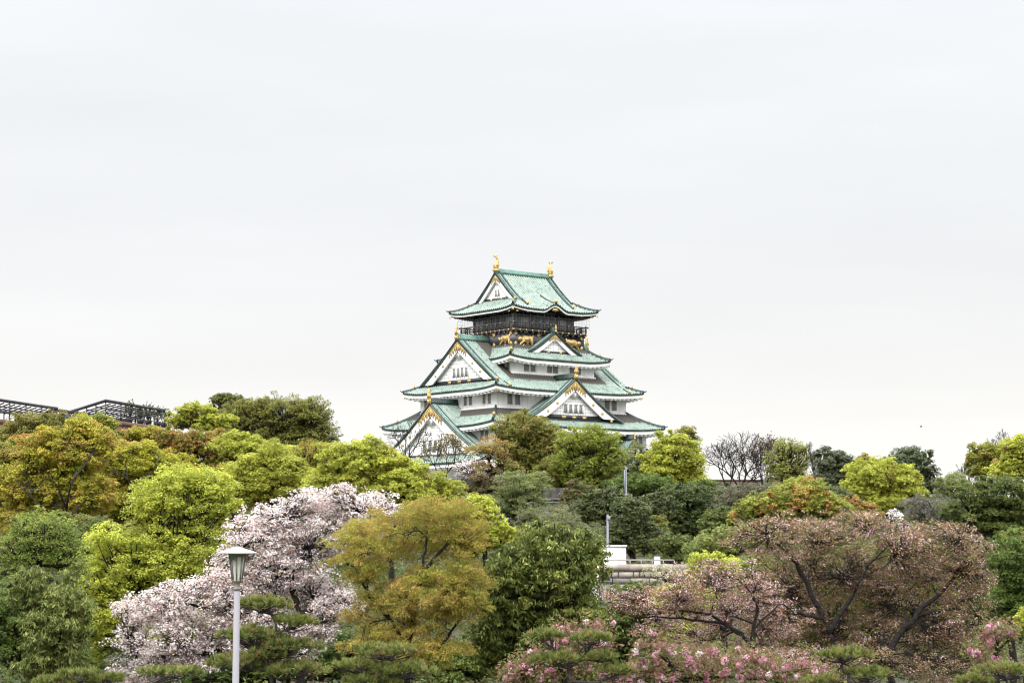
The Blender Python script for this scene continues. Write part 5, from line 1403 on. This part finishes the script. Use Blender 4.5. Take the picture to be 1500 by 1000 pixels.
while x < L:
    w = rr.uniform(.9, 1.6); q.box(x + .01, min(L, x + w) - .01, -.06, .66, H_ - .3, H_, 0); x += w
q.build('coping_slabs', stm, sw)
d = 99.5; a, b = P(872, 819, d), P(985, 819, d); zb = P(880, 826, 98)[2]
rg_ = plain_thing('hand_railing', 'thin grey railing along the top of the stone wall', 'railing', (a[0], d - 1.15, zb)); L = b[0] - a[0]; H_ = a[2] - zb
q = MB()
for i in range(int(L/.55) + 1): q.box(i*.55, i*.55 + .05, -.025, .025, 0, H_ - .05)
q.build('balusters', M['lead'], rg_); q = MB(); q.tube([(0, 0, H_ - .02), (L, 0, H_ - .02)], .035, 6); q.build('top_rail', M['lead'], rg_)
# stone lantern post
d = 95; a = P(887, 832, d); zb = ground_z(d) - .1; H_ = a[2] - zb
sl = plain_thing('stone_lantern', 'square dark stone lantern at the left end of the stone wall', 'stone lantern', (a[0], d, zb))
q = MB(); q.box(-.2, .2, -.2, .2, 0, H_ - .66); q.box(-.25, .25, -.25, .25, H_ - .66, H_ - .58); q.build('pedestal', stm[1], sl)
q = MB()
for sx in (-1, 1):
    for sy in (-1, 1): q.box(min(sx*.16, sx*.22), max(sx*.16, sx*.22), min(sy*.16, sy*.22), max(sy*.16, sy*.22), H_ - .58, H_ - .1)
q.box(-.15, .15, -.15, .15, H_ - .58, H_ - .1); q.build('light_chamber', stm[1], sl)
q = MB(); q.add([(-.32,-.32,H_-.1),(.32,-.32,H_-.1),(.32,.32,H_-.1),(-.32,.32,H_-.1),(-.12,-.12,H_+.02),(.12,-.12,H_+.02),(.12,.12,H_+.02),(-.12,.12,H_+.02)], [(3,2,1,0),(4,5,6,7),(0,1,5,4),(1,2,6,5),(2,3,7,6),(3,0,4,7)]); q.build('cap', stm[1], sl)
# two steel poles
def pole(px_, top, d, label, lamp):
    a = P(px_, top, d); zb = ground_z(d) - .2; H_ = a[2] - zb
    r = plain_thing('steel_pole', label, 'pole', (a[0], d, zb), 'steel poles on the slope')
    q = MB(); q.lathe([(.085, 0), (.06, H_), (0, H_)], 10); q.build('shaft', mat('galvanised_steel', (.17, .175, .20), .5, .2), r)
    q = MB()
    if lamp: q.box(-.17, -.09, -.06, .06, H_*.72, H_*.97); q.box(-.12, .12, -.1, .1, H_*.70, H_*.72)
    else: q.box(-.02, .16, -.06, .06, H_ - .35, H_ - .1)
    q.build('fixture', mat('grey_fixture', (.22, .23, .25), .5), r)
pole(917, 683, 160, 'tall grey steel pole with a slim side fixture below the round camphor', True)
pole(890, 753, 112, 'thin grey pole standing behind the white cabin', False)

# ------------------------------------------------------------------ a far bird
pb = P(1349, 625, 290)
br = empty('bird', pb); tag(br, 'tiny dark bird flying above the right-hand trees', 'bird')
q = MB(); q.tube([(-.16, 0, 0), (-.07, 0, .01), (.07, 0, .01), (.14, 0, .03), (.2, 0, .02)], [.015, .04, .045, .03, .01], 8); q.build('body', mat('dark_feather', (.05, .05, .055), .8), br)
for k in (-1, 1):
    q = MB(); q.add([(.12, k*.05, .05), (-.08, k*.05, .04), (-.06, k*.3, .16), (-.02, k*.55, .10), (.08, k*.3, .19), (.12, k*.05, .03), (-.08, k*.05, .02), (-.06, k*.3, .14), (-.02, k*.55, .09), (.08, k*.3, .17)], [(0, 1, 2, 4), (4, 2, 3), (5, 9, 7, 6), (9, 8, 7), (0, 4, 9, 5), (4, 3, 8, 9), (3, 2, 7, 8), (2, 1, 6, 7)]); q.build('wing', mat('dark_wing', (.045, .045, .05), .8), br)
